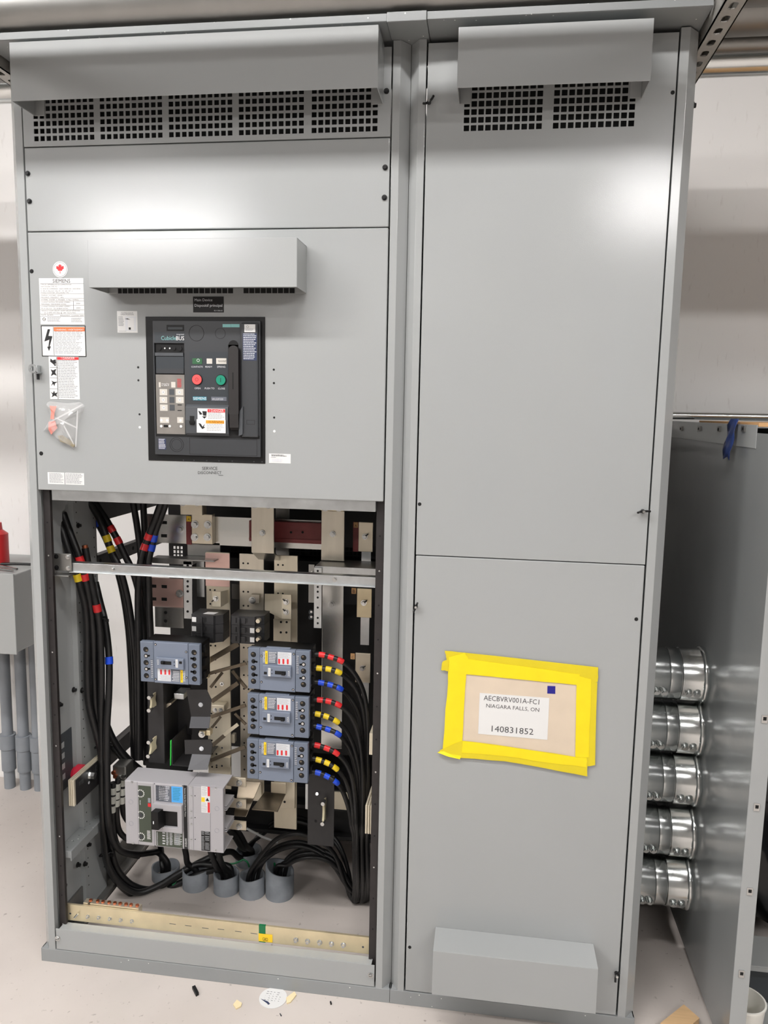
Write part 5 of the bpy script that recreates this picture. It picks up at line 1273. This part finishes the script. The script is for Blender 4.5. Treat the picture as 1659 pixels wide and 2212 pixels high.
# ------------------------------------------------------------------ small black three-pole breakers
def mini(q, u0, u1, vs, lab, left):
    Y = .20; A = [q.r(u0, u1, vs[k], vs[k + 1], Y) for k in range(3)]
    t = thing('miniature_breaker', lab, 'circuit breaker', (A[0][0], Y, A[2][2]), 'small black breakers')
    for k in range(3):
        x0, x1, z0, z1 = A[k]; d = .07; mx = x0 + (x1 - x0) * .42
        b = MB(); b.prism([(x0, Y + .006), (x0 + .004, Y), (x1 - .004, Y), (x1, Y + .006), (x1 + .018, Y + .018), (x1 + .018, Y + d), (x0, Y + d)], 'z', z0 + .0004, z1 - .0004, BLACKM); 
        b.box(mx - .004, mx + .012, Y - .003, Y, z0 + .005, z1 - .005, BLACKM); b.box(x0 + (x1 - x0) * .2, x0 + (x1 - x0) * .26, Y - .0003, Y, z0 + .006, z1 - .006, VOID); b.box(x0 + (x1 - x0) * .62, x0 + (x1 - x0) * .66, Y - .0003, Y, z0 + .008, z1 - .006, VOID)
        b.build('pole', t, .0008)
        if not left:
            P = Vector((x1 + .006, Y + .002, (z0 + z1) / 2 + .002)); b = MB(); b.cyl(P + Vector((0, .01, 0)), P + Vector((0, -.006, 0)), .0058, TIN, 16); b.build('terminal_screw', t, .001)
        if (left and k < 2) or (not left and k > 0):
            c = x0 + .010 if left else x1 - .011
            MB().box(c - .0062, c + .0062, Y - .0008, Y, (z0 + z1) / 2 - .0072, (z0 + z1) / 2 + .0066, WHITE).build('white_label', t, .0003, label='small white square label')
    x0, x1 = A[0][0], A[0][1]; mx = x0 + (x1 - x0) * (.46 if left else .34)
    MB().box(mx, mx + .005, Y - .010, Y - .002, A[2][2] + .003, A[0][3] - .004, BLACKM).build('handle_tie', t, .0012)
    if left:
        b = MB(); zt_ = A[0][3]; b.add([(x0 + .030, Y + .012, zt_ + .0004), (x0 + .062, Y + .012, zt_ + .0004), (x0 + .068, Y + .036, zt_ + .0004), (x0 + .036, Y + .036, zt_ + .0004)], [(0, 1, 2, 3)], WHITE); b.build('top_label', t, label='white label on top')
    return t
BLACKM = mat('satin_black_moulding', (40, 40, 42), .42, var=.1, vscale=60)
mini(qm, 203, 535, (312, 440, 566, 690), 'small black three-pole breaker on the left, with two white labels at its left edge', True)
mini(qm, 750, 1105, (325, 452, 578, 705), 'small black three-pole breaker on the right, with brass-topped screws at its right', False)

# ------------------------------------------------------------------ main air breaker in the door
t = thing('air_circuit_breaker', 'dark grey main breaker with red and green push buttons set in the left door', 'circuit breaker', tuple(q4.p(628, 1660, 0)), None)
y0 = -.0015
r = (q4.p(78, 950, 0).x, q4.p(1193, 950, 0).x, q4.p(640, 1650, 0).z, q4.p(620, 281, 0).z)
MB().rbox(r, y0, 0, BLACK).build('surround', t, .001)
YF = -.008
def FR(L_, R_, T_, B_, Y=YF): return q4.r(L_, R_, T_, B_, Y)
f = (q4.p(140, 950, YF).x, q4.p(1146, 950, YF).x, q4.p(640, 1592, YF).z, q4.p(640, 318, YF).z)
et = FR(152, 432, 530, 1392)
b = MB(); b.plate(f[0], f[1], f[2], f[3], YF, y0, [et], CHAR); b.build('face_plate', t, .0008)
b = MB(); b.rbox(et, y0 - .0008, y0 - .0001, BLACK)
b.rbox(FR(160, 425, 545, 620), YF + .0015, y0, VOID)
for u, m_, rr in ((200, BLACK, .0035), (335, BLACK, .0035), (388, BLACK, .0055)): P = q4.p(u, 580, YF + .001); b.disc(P, rr, m_, .002, 16)
for u in (246, 292): P = q4.p(u, 578, YF + .001); b.disc(P, .0018, WHITE, .001, 10)
b.rbox(FR(152, 418, 620, 650), YF - .0004, y0, CHARL); b.rbox(FR(160, 422, 655, 815), YF + .001, y0, CHAR2); b.rbox(FR(165, 422, 770, 815), YF + .0006, y0, CHAR)
b.build('trip_unit', t)
b = MB(); rc = FR(166, 434, 826, 1386); b.rbox(rc, YF - .001, y0, SMOKE); yc = YF - .0012
for u, v in ((232, 992), (383, 992), (232, 1065), (386, 1065), (236, 1138)):
    b.rbox(FR(u - 36, u + 36, v - 30, v + 30, yc), yc - .0003, yc, GREYL); P = q4.p(u, v, yc); b.disc((P.x, yc - .0003, P.z), .0038, WHITE, .0006, 16); b.ring((P.x, yc - .0009, P.z), .0012, .0018, GREYINK, .0002, 12)
for u, v in ((310, 990), (312, 1065), (314, 1138)): b.rbox(FR(u - 24, u + 24, v - 28, v + 28, yc), yc - .0002, yc, CHARL)
b.rbox(FR(200, 285, 1228, 1282, yc), yc - .0003, yc, GREYL); b.rbox(FR(362, 420, 1228, 1282, yc), yc - .0003, yc, GREYL)
for u, v in ((213, 1256), (268, 1258), (394, 1258), (212, 1312), (292, 1312), (398, 1314)): P = q4.p(u, v, yc); b.disc((P.x, yc - .0003, P.z), .0032, WHITE, .0005, 14)
b.rbox(FR(235, 275, 1300, 1322, yc), yc - .0004, yc, BLACK); b.lines(FR(362, 405, 868, 952, yc), 6, RED, yc); T(b, q4, 'Rating Plug', 216, 285, 918, WHITE, yc - .0002); T(b, q4, 'In 2000 A', 216, 285, 934, WHITE, yc - .0002)
b.rbox(FR(305, 345, 895, 948, yc), yc - .0003, yc, GREYL); b.rbox(FR(188, 206, 898, 945, yc), yc - .0003, yc, GREYL)
for u, v in ((385, 1112), (385, 1164)): b.rbox(FR(u - 20, u + 20, v - 4, v + 4, yc), yc - .0003, yc, BLACK)
b.build('clear_cover', t, .0006, label='clear smoky cover over white dials')
b = MB(); b.rbox(FR(262, 426, 357, 415), YF - .0005, YF, BLACK); b.rbox(FR(275, 412, 378, 400), YF - .0008, YF, CHAR2)
b.build('lock_slot', t)
yT = YF - .0003; b = MB(); b.rbox(FR(150, 432, 422, 520), YF - .0002, YF, CHAR2); T(b, q4, 'integrated', 355, 425, 452, OFFW, yT); T(b, q4, 'Cubicle', 210, 350, 500, TEAL, yT, h=36); T(b, q4, 'BUS', 352, 427, 502, WHITE, yT, h=36)
b.build('bus_lettering', t, label='teal and white lettering')
for u, v, R_ in ((543, 435, 70), (768, 438, 47), (357, 1487, 66), (357, 1487, 50)): P = q4.p(u, v, YF); k = R_ / 4.366 / 880; MB().ring((P.x, YF, P.z), k * .97, k * 1.02, VOID, .0003).build('blank_outline', t)
b = MB()
r = FR(478, 1115, 1430, 1585)
for rr in ((r[0], r[1], r[2], r[2] + .0007), (r[0], r[1], r[3] - .0007, r[3]), (r[0], r[0] + .0007, r[2], r[3]), (r[1] - .0007, r[1], r[2], r[3])): b.rbox(rr, YF - .0002, YF, VOID)
b.build('blank_outline', t); MB().rbox(FR(160, 1140, 1392, 1420), YF - .0004, YF, VOID).build('shadow_gap', t); b = MB()
r = FR(1016, 1092, 1255, 1296, -.0141)
for rr in ((r[0], r[1], r[2], r[2] + .0005), (r[0], r[1], r[3] - .0005, r[3]), (r[0], r[0] + .0005, r[2], r[3]), (r[1] - .0005, r[1], r[2], r[3])): b.rbox(rr, -.0143, -.0140, VOID)
b.build('blank_outline', t)
b = MB(); b.rbox(FR(790, 868, 350, 380), YF - .0004, YF, TEAL); b.rbox(FR(870, 950, 350, 380), YF - .0004, YF, TEAL); b.build('teal_strip', t, label='teal strip')
b = MB(); rc = FR(968, 1130, 338, 1418); b.rbox(rc, -.014, YF, CHAR); b.build('label_column', t, .003)
yc = -.0141; b = MB(); b.rbox(FR(995, 1098, 352, 426, yc), yc - .0004, yc, WHITE); b.lines(FR(1005, 1090, 395, 420, yc), 2, GREYINK, yc - .0004); P = q4.p(1026, 375, yc); b.ring((P.x, yc - .0004, P.z), .0022, .0027, INK, .0002, 14)
b.rbox(FR(980, 1112, 436, 692, yc), yc - .0002, yc, NAVY); b.lines(FR(986, 1108, 440, 690, yc), 15, OFFW, yc - .0002, fill=.42); b.build('data_label', t, label='white sticker above navy data print')
b = MB(); b.rbox(FR(480, 845, 612, 1080), YF - .0003, YF, CHAR2); yc = YF - .0003
b.rbox(FR(505, 597, 672, 727, yc), yc - .0006, yc, GREENDK); P = q4.p(560, 692, yc); b.ring((P.x, yc - .0006, P.z), .0026, .0036, OFFW, .0002, 16)
b.rbox(FR(640, 692, 675, 724, yc), yc - .0006, yc, GREYL); b.rbox(FR(730, 826, 672, 726, yc), yc - .0006, yc, GREYL)
sp_ = [q4.p(748 + i * 5.2, 708 if i % 2 else 690, yc - .0008) for i in range(15)]
b.tube(sp_, .0004, INK, 5)
for s, u0, u1, v in (('CONTACTS', 495, 602, 760), ('READY', 627, 692, 760), ('SPRING', 738, 815, 761), ('OPEN', 525, 581, 963), ('PUSH TO', 622, 713, 964), ('CLOSE', 747, 812, 966)): T(b, q4, s, u0, u1, v, OFFW, yc - .0003)
b.rbox(FR(510, 638, 1034, 1069, yc), yc - .0005, yc, TEALB); T(b, q4, 'SIEMENS', 512, 636, 1064, WHITE, yc - .0008, h=24)
b.rbox(FR(683, 827, 1036, 1073, yc), yc - .0005, yc, SLATE); T(b, q4, 'WL52F320', 690, 795, 1066, OFFW, yc - .0008)
b.build('control_panel', t)
for u, v, m_, s in ((551, 873, REDB, 'O'), (776, 878, GRN, 'I')):
    P = q4.p(u, v, yc); b = MB(); b.cyl((P.x, yc, P.z), (P.x, yc - .0012, P.z), .0132, BLACK, 30); b.cyl((P.x, yc - .0012, P.z), (P.x, yc - .0035, P.z), .0115, m_, 30)
    if s == 'O': b.ring((P.x, yc - .0035, P.z), .0032, .0042, mat('dark_red_ring', (150, 40, 44), .4), .0003, 20)
    else: b.box(P.x - .0006, P.x + .0006, yc - .0038, yc - .0035, P.z - .0048, P.z + .0048, INK)
    b.build('push_button', t, label='red OPEN button' if s == 'O' else 'green CLOSE button')
b = MB(); rs = FR(845, 940, 545, 1410, YF); b.rbox(rs, YF - .0003, YF + .0001, VOID); P = q4.p(892, 552, YF); b.cyl((P.x, YF, P.z), (P.x, YF - .0003, P.z), (rs[1] - rs[0]) / 2, VOID, 24); b.build('handle_slot', t)
yh = -.024; b = MB(); rh = FR(846, 938, 600, 1195, yh); w = (rh[1] - rh[0]) / 2
n = 12; pl = [(rh[0], rh[2]), (rh[1], rh[2])] + [((rh[0] + rh[1]) / 2 + w * math.cos(math.pi * i / n), rh[3] + w * math.sin(math.pi * i / n)) for i in range(n + 1)]
b.prism(pl[::-1], 'y', yh, YF - .0004, HANDLE); r2 = FR(852, 938, 1195, 1350, yh); b.prism([(YF - .0004, rh[2]), (yh, rh[2]), (yh + .002, r2[2] + .006), (YF - .006, r2[2]), (YF - .0004, r2[2])], 'x', rh[0] + .001, rh[1] - .001, HANDLE)
b.rbox(FR(880, 893, 805, 965, yh), yh - .0003, yh + .001, VOID); b.build('charging_handle', t, .002, label='long dark charging handle')
b = MB(); rl = FR(448, 848, 1108, 1405, -.012); b.prism([(YF, rl[3]), (-.016, rl[3] - .006), (-.018, (rl[2] + rl[3]) / 2), (-.014, rl[2] + .006), (YF, rl[2])], 'x', rl[0], rl[1], CHARL); b.build('lower_flap', t, .001)
b = MB(); rr = FR(945, 982, 1122, 1405, -.014); b.prism([(rr[0], rr[2]), (rr[1], rr[2] + .004), (rr[1] + .001, rr[3]), (rr[0] + .003, rr[3] - .012)], 'y', -.018, YF, CHARL); b.build('handle_guard', t, .001)
yc = -.0185; b = MB(); b.rbox(FR(554, 815, 1146, 1254, yc), yc - .0005, yc + .001, WHITE); yk = yc - .0006
b.rbox(FR(648, 813, 1152, 1182, yk), yk - .0002, yk, RED); T(b, q4, '! DANGER', 665, 800, 1178, WHITE, yk - .0003)
PG(b, q4, [(560, 1165), (580, 1175), (600, 1200), (575, 1205)], INK, yk); PG(b, q4, [(598, 1170), (640, 1172), (636, 1215), (606, 1212)], INK, yk); PG(b, q4, [(596, 1220), (640, 1220), (618, 1242)], INK, yk)
b.lines(FR(652, 808, 1186, 1250, yk), 5, GREYINK, yk, fill=.35); b.build('danger_sticker', t, label='white sticker with red danger bar')
yc = -.0190; b = MB(); b.rbox(FR(546, 818, 1250, 1376, yc), yc - .0005, yc + .001, WHITE); yk = yc - .0006
b.rbox(FR(632, 804, 1258, 1288, yk), yk - .0002, yk, AMBER); T(b, q4, '! WARNING', 640, 800, 1283, INK, yk - .0003)
PG(b, q4, [(562, 1282), (585, 1290), (600, 1318), (622, 1290), (612, 1318), (625, 1325), (598, 1340), (575, 1310)], INK, yk)
b.lines(FR(640, 800, 1294, 1366, yk), 5, GREYINK, yk, fill=.3); b.build('warning_sticker', t, label='white sticker with amber warning bar')
b = MB(); b.rbox(FR(482, 522, 1216, 1300, -.0175), -.0185, -.0165, VOID); b.rbox(FR(478, 526, 1262, 1288, -.019), -.021, -.018, BLACK); b.build('lock_lever', t)
b = MB(); yc = YF - .0001; b.rbox(FR(184, 256, 1430, 1532, yc), yc - .0002, yc, NAVY); b.lines(FR(188, 254, 1432, 1530, yc), 10, OFFW, yc - .0002); b.build('code_label', t, label='navy code label')
b = MB()
for u in (420, 520, 640, 755, 880, 1085, 1162): P = q4.p(u, 1637 + (u - 600) * .02, y0); b.disc(P, .0016, CHAR, .0003, 10)
b.build('surround_rivets', t)

# ------------------------------------------------------------------ bag of parts on the door
t = thing('parts_bag', 'clear plastic bag with an orange tag and a key taped to the left door', 'bag', tuple(q3.p(390, 1800, 0)))
prof = [(232, 1440), (255, 1428), (380, 1436), (500, 1438), (532, 1462), (515, 1500), (490, 1545), (470, 1640), (462, 1730), (462, 1795), (440, 1808), (385, 1772), (320, 1738), (285, 1700), (248, 1655), (200, 1658), (238, 1600), (258, 1560), (248, 1480)]
c0 = q3.p(370, 1600, 0); b = MB(); n = len(prof); rnd = random.Random(3); V = []
for s, dy in ((1.0, -.001), (.86, -.011), (.6, -.019), (.3, -.022)):
    for (u, v) in prof:
        p = q3.p(u, v, 0); q = c0 + (p - c0) * s; V.append((q.x + rnd.uniform(-.002, .002), dy + (rnd.uniform(-.005, .005) if s < 1 else 0), q.z + rnd.uniform(-.002, .002)))
V.append((c0.x, -.023, c0.z))
F = [(j * n + i, j * n + (i + 1) % n, (j + 1) * n + (i + 1) % n, (j + 1) * n + i) for j in range(3) for i in range(n)] + [(3 * n + i, 3 * n + (i + 1) % n, 4 * n) for i in range(n)]
b.add(V, F, BAGP); b.build('bag', t)
b = MB(); b.prism([(p.x, p.z) for p in (q3.p(*c, 0) for c in ((258, 1462), (312, 1466), (296, 1520), (292, 1570), (265, 1568), (270, 1510)))], 'y', -.006, -.004, BAGO); b.build('orange_tag', t)
b = MB(); b.prism([(p.x, p.z) for p in (q3.p(*c, 0) for c in ((250, 1590), (300, 1580), (318, 1640), (270, 1690), (248, 1650)))], 'y', -.006, -.004, mat('pink_slip', (222, 140, 128), .5)); b.build('pink_slip', t)
b = MB(); b.prism([(p.x, p.z) for p in (q3.p(*c, 0) for c in ((325, 1700), (360, 1695), (430, 1740), (462, 1775), (450, 1792), (410, 1768), (345, 1745)))], 'y', -.008, -.005, KEYM); P = q3.p(342, 1715, -.0082); b.ring(P, .003, .0055, KEYM, .001); b.build('key', t)
b = MB()
for (a, c) in (((262, 1585), (515, 1450)), ((300, 1560), (470, 1640)), ((350, 1600), (440, 1770)), ((470, 1500), (455, 1790))):
    p, q = q3.p(*a, -.0235), q3.p(*c, -.021); nn = (q - p).normalized(); k = Vector((-nn.z, 0, nn.x)) * .0014
    m_ = p.lerp(q, .5) + Vector((.002, -.003, 0)); b.add([p - k, p + k, m_ + k * 1.4, m_ - k * 1.4, q + k, q - k], [(0, 1, 2, 3), (3, 2, 4, 5)], mat('film_crease', (235, 235, 235), .2, alpha=.4))
b.build('film_creases', t)

# ------------------------------------------------------------------ taped envelope
t = thing('document_envelope', 'kraft paper envelope framed with yellow tape on the lower right door', 'envelope', tuple(qs.p(840, 1150, 0)))
def sheet(name, ps, Y, m, th=.0006, label=None, extra=None):
    b = MB(); b.prism(poly(qs, Y, *ps), 'y', Y - th, Y, m)
    if extra: extra(b, Y - th - .0002)
    return b.build(name, t, label=label)
sheet('envelope', [(345, 300), (1355, 395), (1345, 1065), (310, 925)], -.0008, KRAFT, .0025)
def rough(ps, k=9):
    rnd = random.Random(len(ps) * 31 + int(ps[0][0])); out = []
    for i in range(len(ps)):
        a, c = ps[i], ps[(i + 1) % len(ps)]
        for j in range(k):
            s = j / k; out.append((a[0] + (c[0] - a[0]) * s + (rnd.uniform(-4, 4) if j else 0), a[1] + (c[1] - a[1]) * s + (rnd.uniform(-3, 3) if j else 0)))
    return out
sheet('yellow_tape', rough([(170, 106), (350, 124), (1544, 255), (1538, 385), (1340, 412), (900, 368), (372, 318), (203, 290), (180, 160)], 3), -.0036, YTAPE2)
sheet('yellow_tape', rough([(205, 160), (370, 180), (345, 560), (326, 910), (300, 1065), (150, 1000), (170, 740), (198, 400)], 3), -.0043, YTAPE)
sheet('yellow_tape', rough([(350, 124), (380, 180), (900, 250), (1380, 318), (1350, 412), (900, 368), (372, 318), (210, 290), (205, 165)], 3), -.0050, YTAPE)
sheet('yellow_tape', rough([(1350, 395), (1500, 380), (1536, 390), (1516, 1130), (1450, 1140), (1338, 1060)], 3), -.0043, YTAPE2)
sheet('yellow_tape', rough([(1352, 330), (1480, 360), (1460, 1060), (1338, 1055)], 3), -.0049, YTAPE)
sheet('yellow_tape', rough([(120, 1000), (326, 912), (720, 962), (1340, 1058), (1448, 1060), (1446, 1232), (1100, 1165), (700, 1095), (310, 1066)], 3), -.0054, YTAPE2)
sheet('yellow_tape', rough([(330, 918), (720, 968), (1340, 1060), (1440, 1070), (1440, 1150), (1100, 1110), (700, 1050), (320, 1020)], 3), -.0061, YTAPE)
sheet('yellow_tape', rough([(205, 180), (203, 290), (136, 278), (150, 205)], 4), -.0055, YTAPE2)
b = MB(); P = [qs.p(104, 1018, -.006), qs.p(150, 992, -.004), qs.p(320, 1020, -.004), qs.p(306, 1078, -.007), qs.p(200, 1055, -.012)]; b.add(P + [p + Vector((0, -.0006, 0)) for p in P], [(0, 1, 2, 3, 4), (9, 8, 7, 6, 5)] + [(i, (i + 1) % 5, (i + 1) % 5 + 5, i + 5) for i in range(5)], YTAPE); b.build('yellow_tape', t)
def lab(b, y):
    T(b, qs, 'AECBVRV001A-FC1', 517, 1014, 549, GREYINK2, y, h=44, v2=589); T(b, qs, 'NIAGARA FALLS, ON', 540, 1014, 614, GREYINK2, y, h=34, v2=654); T(b, qs, '140831852', 588, 962, 830, GREYINK2, y, h=54, v2=860)
GREYINK2 = mat('dark_grey_ink', (66, 66, 68), .6)
sheet('address_label', [(482, 484), (1106, 530), (1088, 905), (468, 850)], -.0036, WHITE, .0003, 'white printed address label', lab)
sheet('blue_square', [(1089, 421), (1160, 424), (1159, 493), (1087, 489)], -.0036, mat('deep_blue_square', (24, 22, 130), .4), .0003, 'deep blue square')

# ------------------------------------------------------------------ conduits into the right cabinet
XC = 1.708
mids = [1457, 1571, 1681, 1794, 1904]
ords = ['topmost', 'second from the top', 'middle', 'second from the bottom', 'lowest']
for i, (v, o_) in enumerate(zip(mids, ords)):
    z = at(1460, v, .318).z; R = .0712; c = Vector((XR - .012, .328, z)); t = thing('metal_conduit', f'{o_} of the five fat shiny conduits between the two cabinets', 'pipe', (XR, .328, z), 'fat shiny conduits')
    xa = .1015; xb = .1365; xe = XC - c.x
    MB().lathe(c, (1, 0, 0), [(0, R * .93), (0, R * .985), (xa, R * .985), (xa + .003, R * .965)], EMT, 48).build('sleeve', t)
    MB().lathe(c + Vector((xa + .003, 0, 0)), (1, 0, 0), [(0, R * .955), (.001, R * .972), (xb - xa - .006, R * .972), (xb - xa - .004, R * .955)], EMT, 48).build('middle_ring', t)
    MB().lathe(c + Vector((xb, 0, 0)), (1, 0, 0), [(0, R * .96), (.001, R), (.046, R), (.050, R * 1.02), (.054, R * 1.02)], EMT, 48).build('coupling', t)
    n = 20; prof = []
    b = MB(); V = []
    for tt, rr in ((.050, R * 1.0), (.053, R * 1.06), (.060, R * 1.08), (xe - xb + .0, R * 1.03)):
        for k in range(n * 2):
            a = math.pi * k / n; w_ = 1 + (.018 if k % 4 < 2 else -.012)
            V.append((c.x + xb + tt, c.y + math.cos(a) * rr * w_, c.z + math.sin(a) * rr * w_))
    m_ = n * 2; b.add(V, [(j * m_ + k, j * m_ + (k + 1) % m_, (j + 1) * m_ + (k + 1) % m_, (j + 1) * m_ + k) for j in range(3) for k in range(m_)], EMT, True); b.build('locknut', t)
    for dx in (.070, .090, xb + .015, xb + .036):
        a = -.42; d = Vector((0, -math.cos(a), math.sin(a))); P = c + Vector((dx, 0, 0)) + d * R * .96
        b = MB(); b.cyl(P, P + d * .010, .0095, EMT, 14); b.cyl(P + d * .010, P + d * .013, .0065, EMT, 8); b.build('set_screw', t)

# ------------------------------------------------------------------ cabinet at the right
t = thing('side_cabinet', 'open grey steel cabinet at the right edge that the fat conduits enter', 'electrical cabinet', (2.1, .4, 0))
SATIN = mat('satin_grey_enamel', (128, 131, 131), .16, var=.05, vscale=4, bump=.06, bscale=14)
zt = 1.468; yf = -.075
b = MB(); b.box(XC, XC + .002, yf, .90, .02, zt, SATIN); b.build('side_sheet', t)
b = MB(); b.box(XC, XC + .036, yf - .002, yf, .02, zt, PAINT); b.box(XC + .034, XC + .036, yf, yf + .03, .02, zt, PAINT); b.build('front_flange', t, .001)
b = MB(); b.box(XC - .002, XC, .06, .90, zt - .035, zt + .018, PAINT); b.box(XC, 2.55, yf, .90, zt + .012, zt + .014, PAINT2); b.build('top_flange', t, .0008)
b = MB(); b.box(XC + .002, 2.55, .898, .90, .02, zt, DARKP); b.box(2.548, 2.55, yf, .898, .02, zt, DARKP); b.build('rear_sheet', t)
for (u, v) in ((1651, 1553), (1634, 1743), (1619, 1925), (1601, 2103)):
    P = at(u, v, yf - .002); b = MB(); b.plate(P.x - .006, P.x + .006, P.z - .009, P.z + .009, yf - .004, yf - .002, [(P.x - .003, P.x + .004, P.z - .003, P.z + .005)], BOLT); b.rbox((P.x - .003, P.x + .004, P.z - .003, P.z + .005), yf - .0022, yf - .0019, VOID); b.build('cage_nut', t)
for (u, v) in ((1473, 926), (1512, 926), (1555, 927), (1608, 926)):
    P = atx(u, v, XC - .002); b = MB(); b.box(P.x - .004, P.x, P.y - .012, P.y + .012, P.z - .007, P.z + .007, GALVD); b.box(P.x - .0045, P.x - .004, P.y - .005, P.y + .005, P.z - .004, P.z + .003, VOID); b.build('clip_nut', t)
b = MB(); z = .14; b.box(XC + .003, 2.5, .10, .22, z - .004, z, GREYBOX); b.box(XC + .003, 2.5, .10, .104, .125, z - .004, GREYBOX); b.box(XC + .003, 2.5, .13, .134, .02, z - .004, DARKP); b.box(XC + .003, 2.5, yf + .002, .13, .012, .02, GREYBOX); b.build('lower_rails', t, .001)
b = MB(); rnd = random.Random(5); nx, nz = 14, 30; V = []
for i in range(nx):
    for j in range(nz): V.append((XC + .03 + i * .055, .30 + .05 * math.sin(i * 1.3 + j * .5) + rnd.uniform(-.02, .02), .15 + j * .042))
b.add(V, [(i * nz + j, i * nz + j + 1, (i + 1) * nz + j + 1, (i + 1) * nz + j) for i in range(nx - 1) for j in range(nz - 1)], BLKFILM, True)
o = b.build('black_sheeting'); md = o.modifiers.new('s', 'SOLIDIFY'); md.thickness = .002; tag(o, 'crumpled black plastic sheeting inside the cabinet at the right edge', 'plastic sheet')
pipe_run(1.53, 2.52, .60, zt + .025 + .011, .011, EMT, 'thin shiny pipe lying along the top of the cabinet at the right', name='thin_pipe')
rnd = random.Random(11); P = [(1.60, .56)] + [(1.60 + .95 * k / 26, .085 + .006 * rnd.uniform(-1, 1)) for k in range(27)][::1] + [(2.55, .56)]
P = [(1.709, .56)] + [(1.709 + .84 * k / 26, .06 + .012 * rnd.uniform(-1, 1)) for k in range(27)] + [(2.54, .56)]
tag(MB().prism(P[::-1], 'z', zt + .0145, zt + .0225, CARD).build('cardboard_sheet'), 'torn cardboard sheet lying on top of the cabinet at the right', 'cardboard')
a = atx(1586, 912, XC - .006); c = atx(1588, 948, XC - .006); b = MB(); V = []
for j in range(7):
    for i in range(5):
        V.append((XC - .005 - .006 * math.sin(j * .9 + i * 1.7) ** 2 - .002 * j, a.y - .03 + .015 * i + .002 * math.sin(j * 2.), zt + .030 - j * .0155 - (.006 if i in (0, 3) and j == 6 else 0)))
b.add(V, [(j * 5 + i, j * 5 + i + 1, (j + 1) * 5 + i + 1, (j + 1) * 5 + i) for j in range(6) for i in range(4)], BLUEP, True)
o = b.build('blue_film'); md = o.modifiers.new('s', 'SOLIDIFY'); md.thickness = .001; tag(o, 'scrap of blue plastic film hanging over the top edge of the right cabinet', 'plastic film')
p = atz(1590, 2222); c = Vector((1.7625, -.005, .0202)); b = MB()
b.lathe(c, (0, 0, 1), [(0, 0), (0, .038), (.098, .046), (.103, .0485), (.108, .0485), (.108, .0445), (.006, .036), (.006, 0)], CUPW, 36)
CUP = tag(b.build('plastic_tub'), 'white plastic tub standing in the foot of the right cabinet, at the bottom right corner', 'tub')

# ------------------------------------------------------------------ bits on the floor
b = MB(); ps = [atz(u, v, .0) for u, v in ((1425, 2225), (1476, 2184), (1510, 2214), (1480, 2240))]; b.prism([(p.x, p.y) for p in ps], 'z', .0005, .019, WOOD); tag(b.build('wood_block', None, .001), 'pale wood block on the floor below the conduits at the bottom edge', 'wood block')
def scrap(ps, h, m, name, lab, cat, grp=None):
    P = [atz(u, v) for u, v in ps]; b = MB(); b.prism([(p.x, p.y) for p in P], 'z', .0004, h, m); tag(b.build(name), lab, cat, grp)
qf = Q(380, 2060, 4.366)
scrap([qf(*p) for p in ((153, 335), (182, 322), (216, 392), (190, 408))], .008, BLACK, 'plastic_clip', 'small black plastic bit on the floor in front of the open section', 'debris')
scrap([qf(*p) for p in ((540, 490), (575, 446), (622, 478), (612, 508), (568, 530))], .004, CREAMP, 'paper_scrap', 'cream scrap on the floor left of the round white sticker', 'scrap', 'cream scraps on the floor')
scrap([qf(*p) for p in ((1040, 428), (1118, 368), (1136, 398), (1080, 468), (1045, 480))], .004, CREAMP, 'paper_scrap', 'cream scrap on the floor touching the right of the round white sticker', 'scrap', 'cream scraps on the floor')
scrap([qf(*p) for p in ((1452, 462), (1464, 458), (1470, 484), (1458, 486))], .004, BLACK, 'plastic_clip', 'tiny black chip on the floor right of the round white sticker', 'debris')
scrap([qf(*p) for p in ((978, 572), (985, 572), (998, 592), (990, 594))], .003, DARKP, 'plastic_clip', 'tiny grey chip on the floor below the round white sticker', 'debris')
p = atz(*qf(924, 400)); t = thing('round_sticker', 'round white printed disc lying on the floor against the base', 'disc', (p.x, p.y, 0))
R = (atz(*qf(1056, 390)).x - atz(*qf(792, 390)).x) / 2; c = Vector((p.x, min(p.y, -.004 - R * .78), 0))
b = MB(); b.cyl(c + Vector((0, 0, .0004)), c + Vector((0, 0, .0016)), R, WHITE, 40); b.build('disc', t)
b = MB(); rnd = random.Random(2); z = .0017
for k in range(5):
    for j in range(5): b.box(c.x - R * .6 + k * R * .26, c.x - R * .6 + k * R * .26 + R * .18 * rnd.random(), c.y + R * (.5 - .2 * j), c.y + R * (.5 - .2 * j) + .0012, z, z + .0002, GREYINK)
b.prism([(c.x - R * .85, c.y - R * .25), (c.x - R * .25, c.y - R * .42), (c.x - R * .05, c.y - R * .60), (c.x - R * .15, c.y - R * .72), (c.x - R * .28, c.y - R * .60)][::-1], 'z', z, z + .0003, NAVY); b.build('print', t)

# ------------------------------------------------------------------ world and view
w = bpy.data.worlds.new('world'); scene.world = w; w.use_nodes = True
w.node_tree.nodes['Background'].inputs['Color'].default_value = (.8, .82, .85, 1); w.node_tree.nodes['Background'].inputs['Strength'].default_value = .05
scene.view_settings.view_transform = 'Standard'; scene.view_settings.look = 'None'
scene.view_settings.gamma = 1.0; scene.view_settings.use_curve_mapping = False
scene.view_settings.exposure = 0.48
try: scene.cycles.max_bounces = 8
except Exception: pass
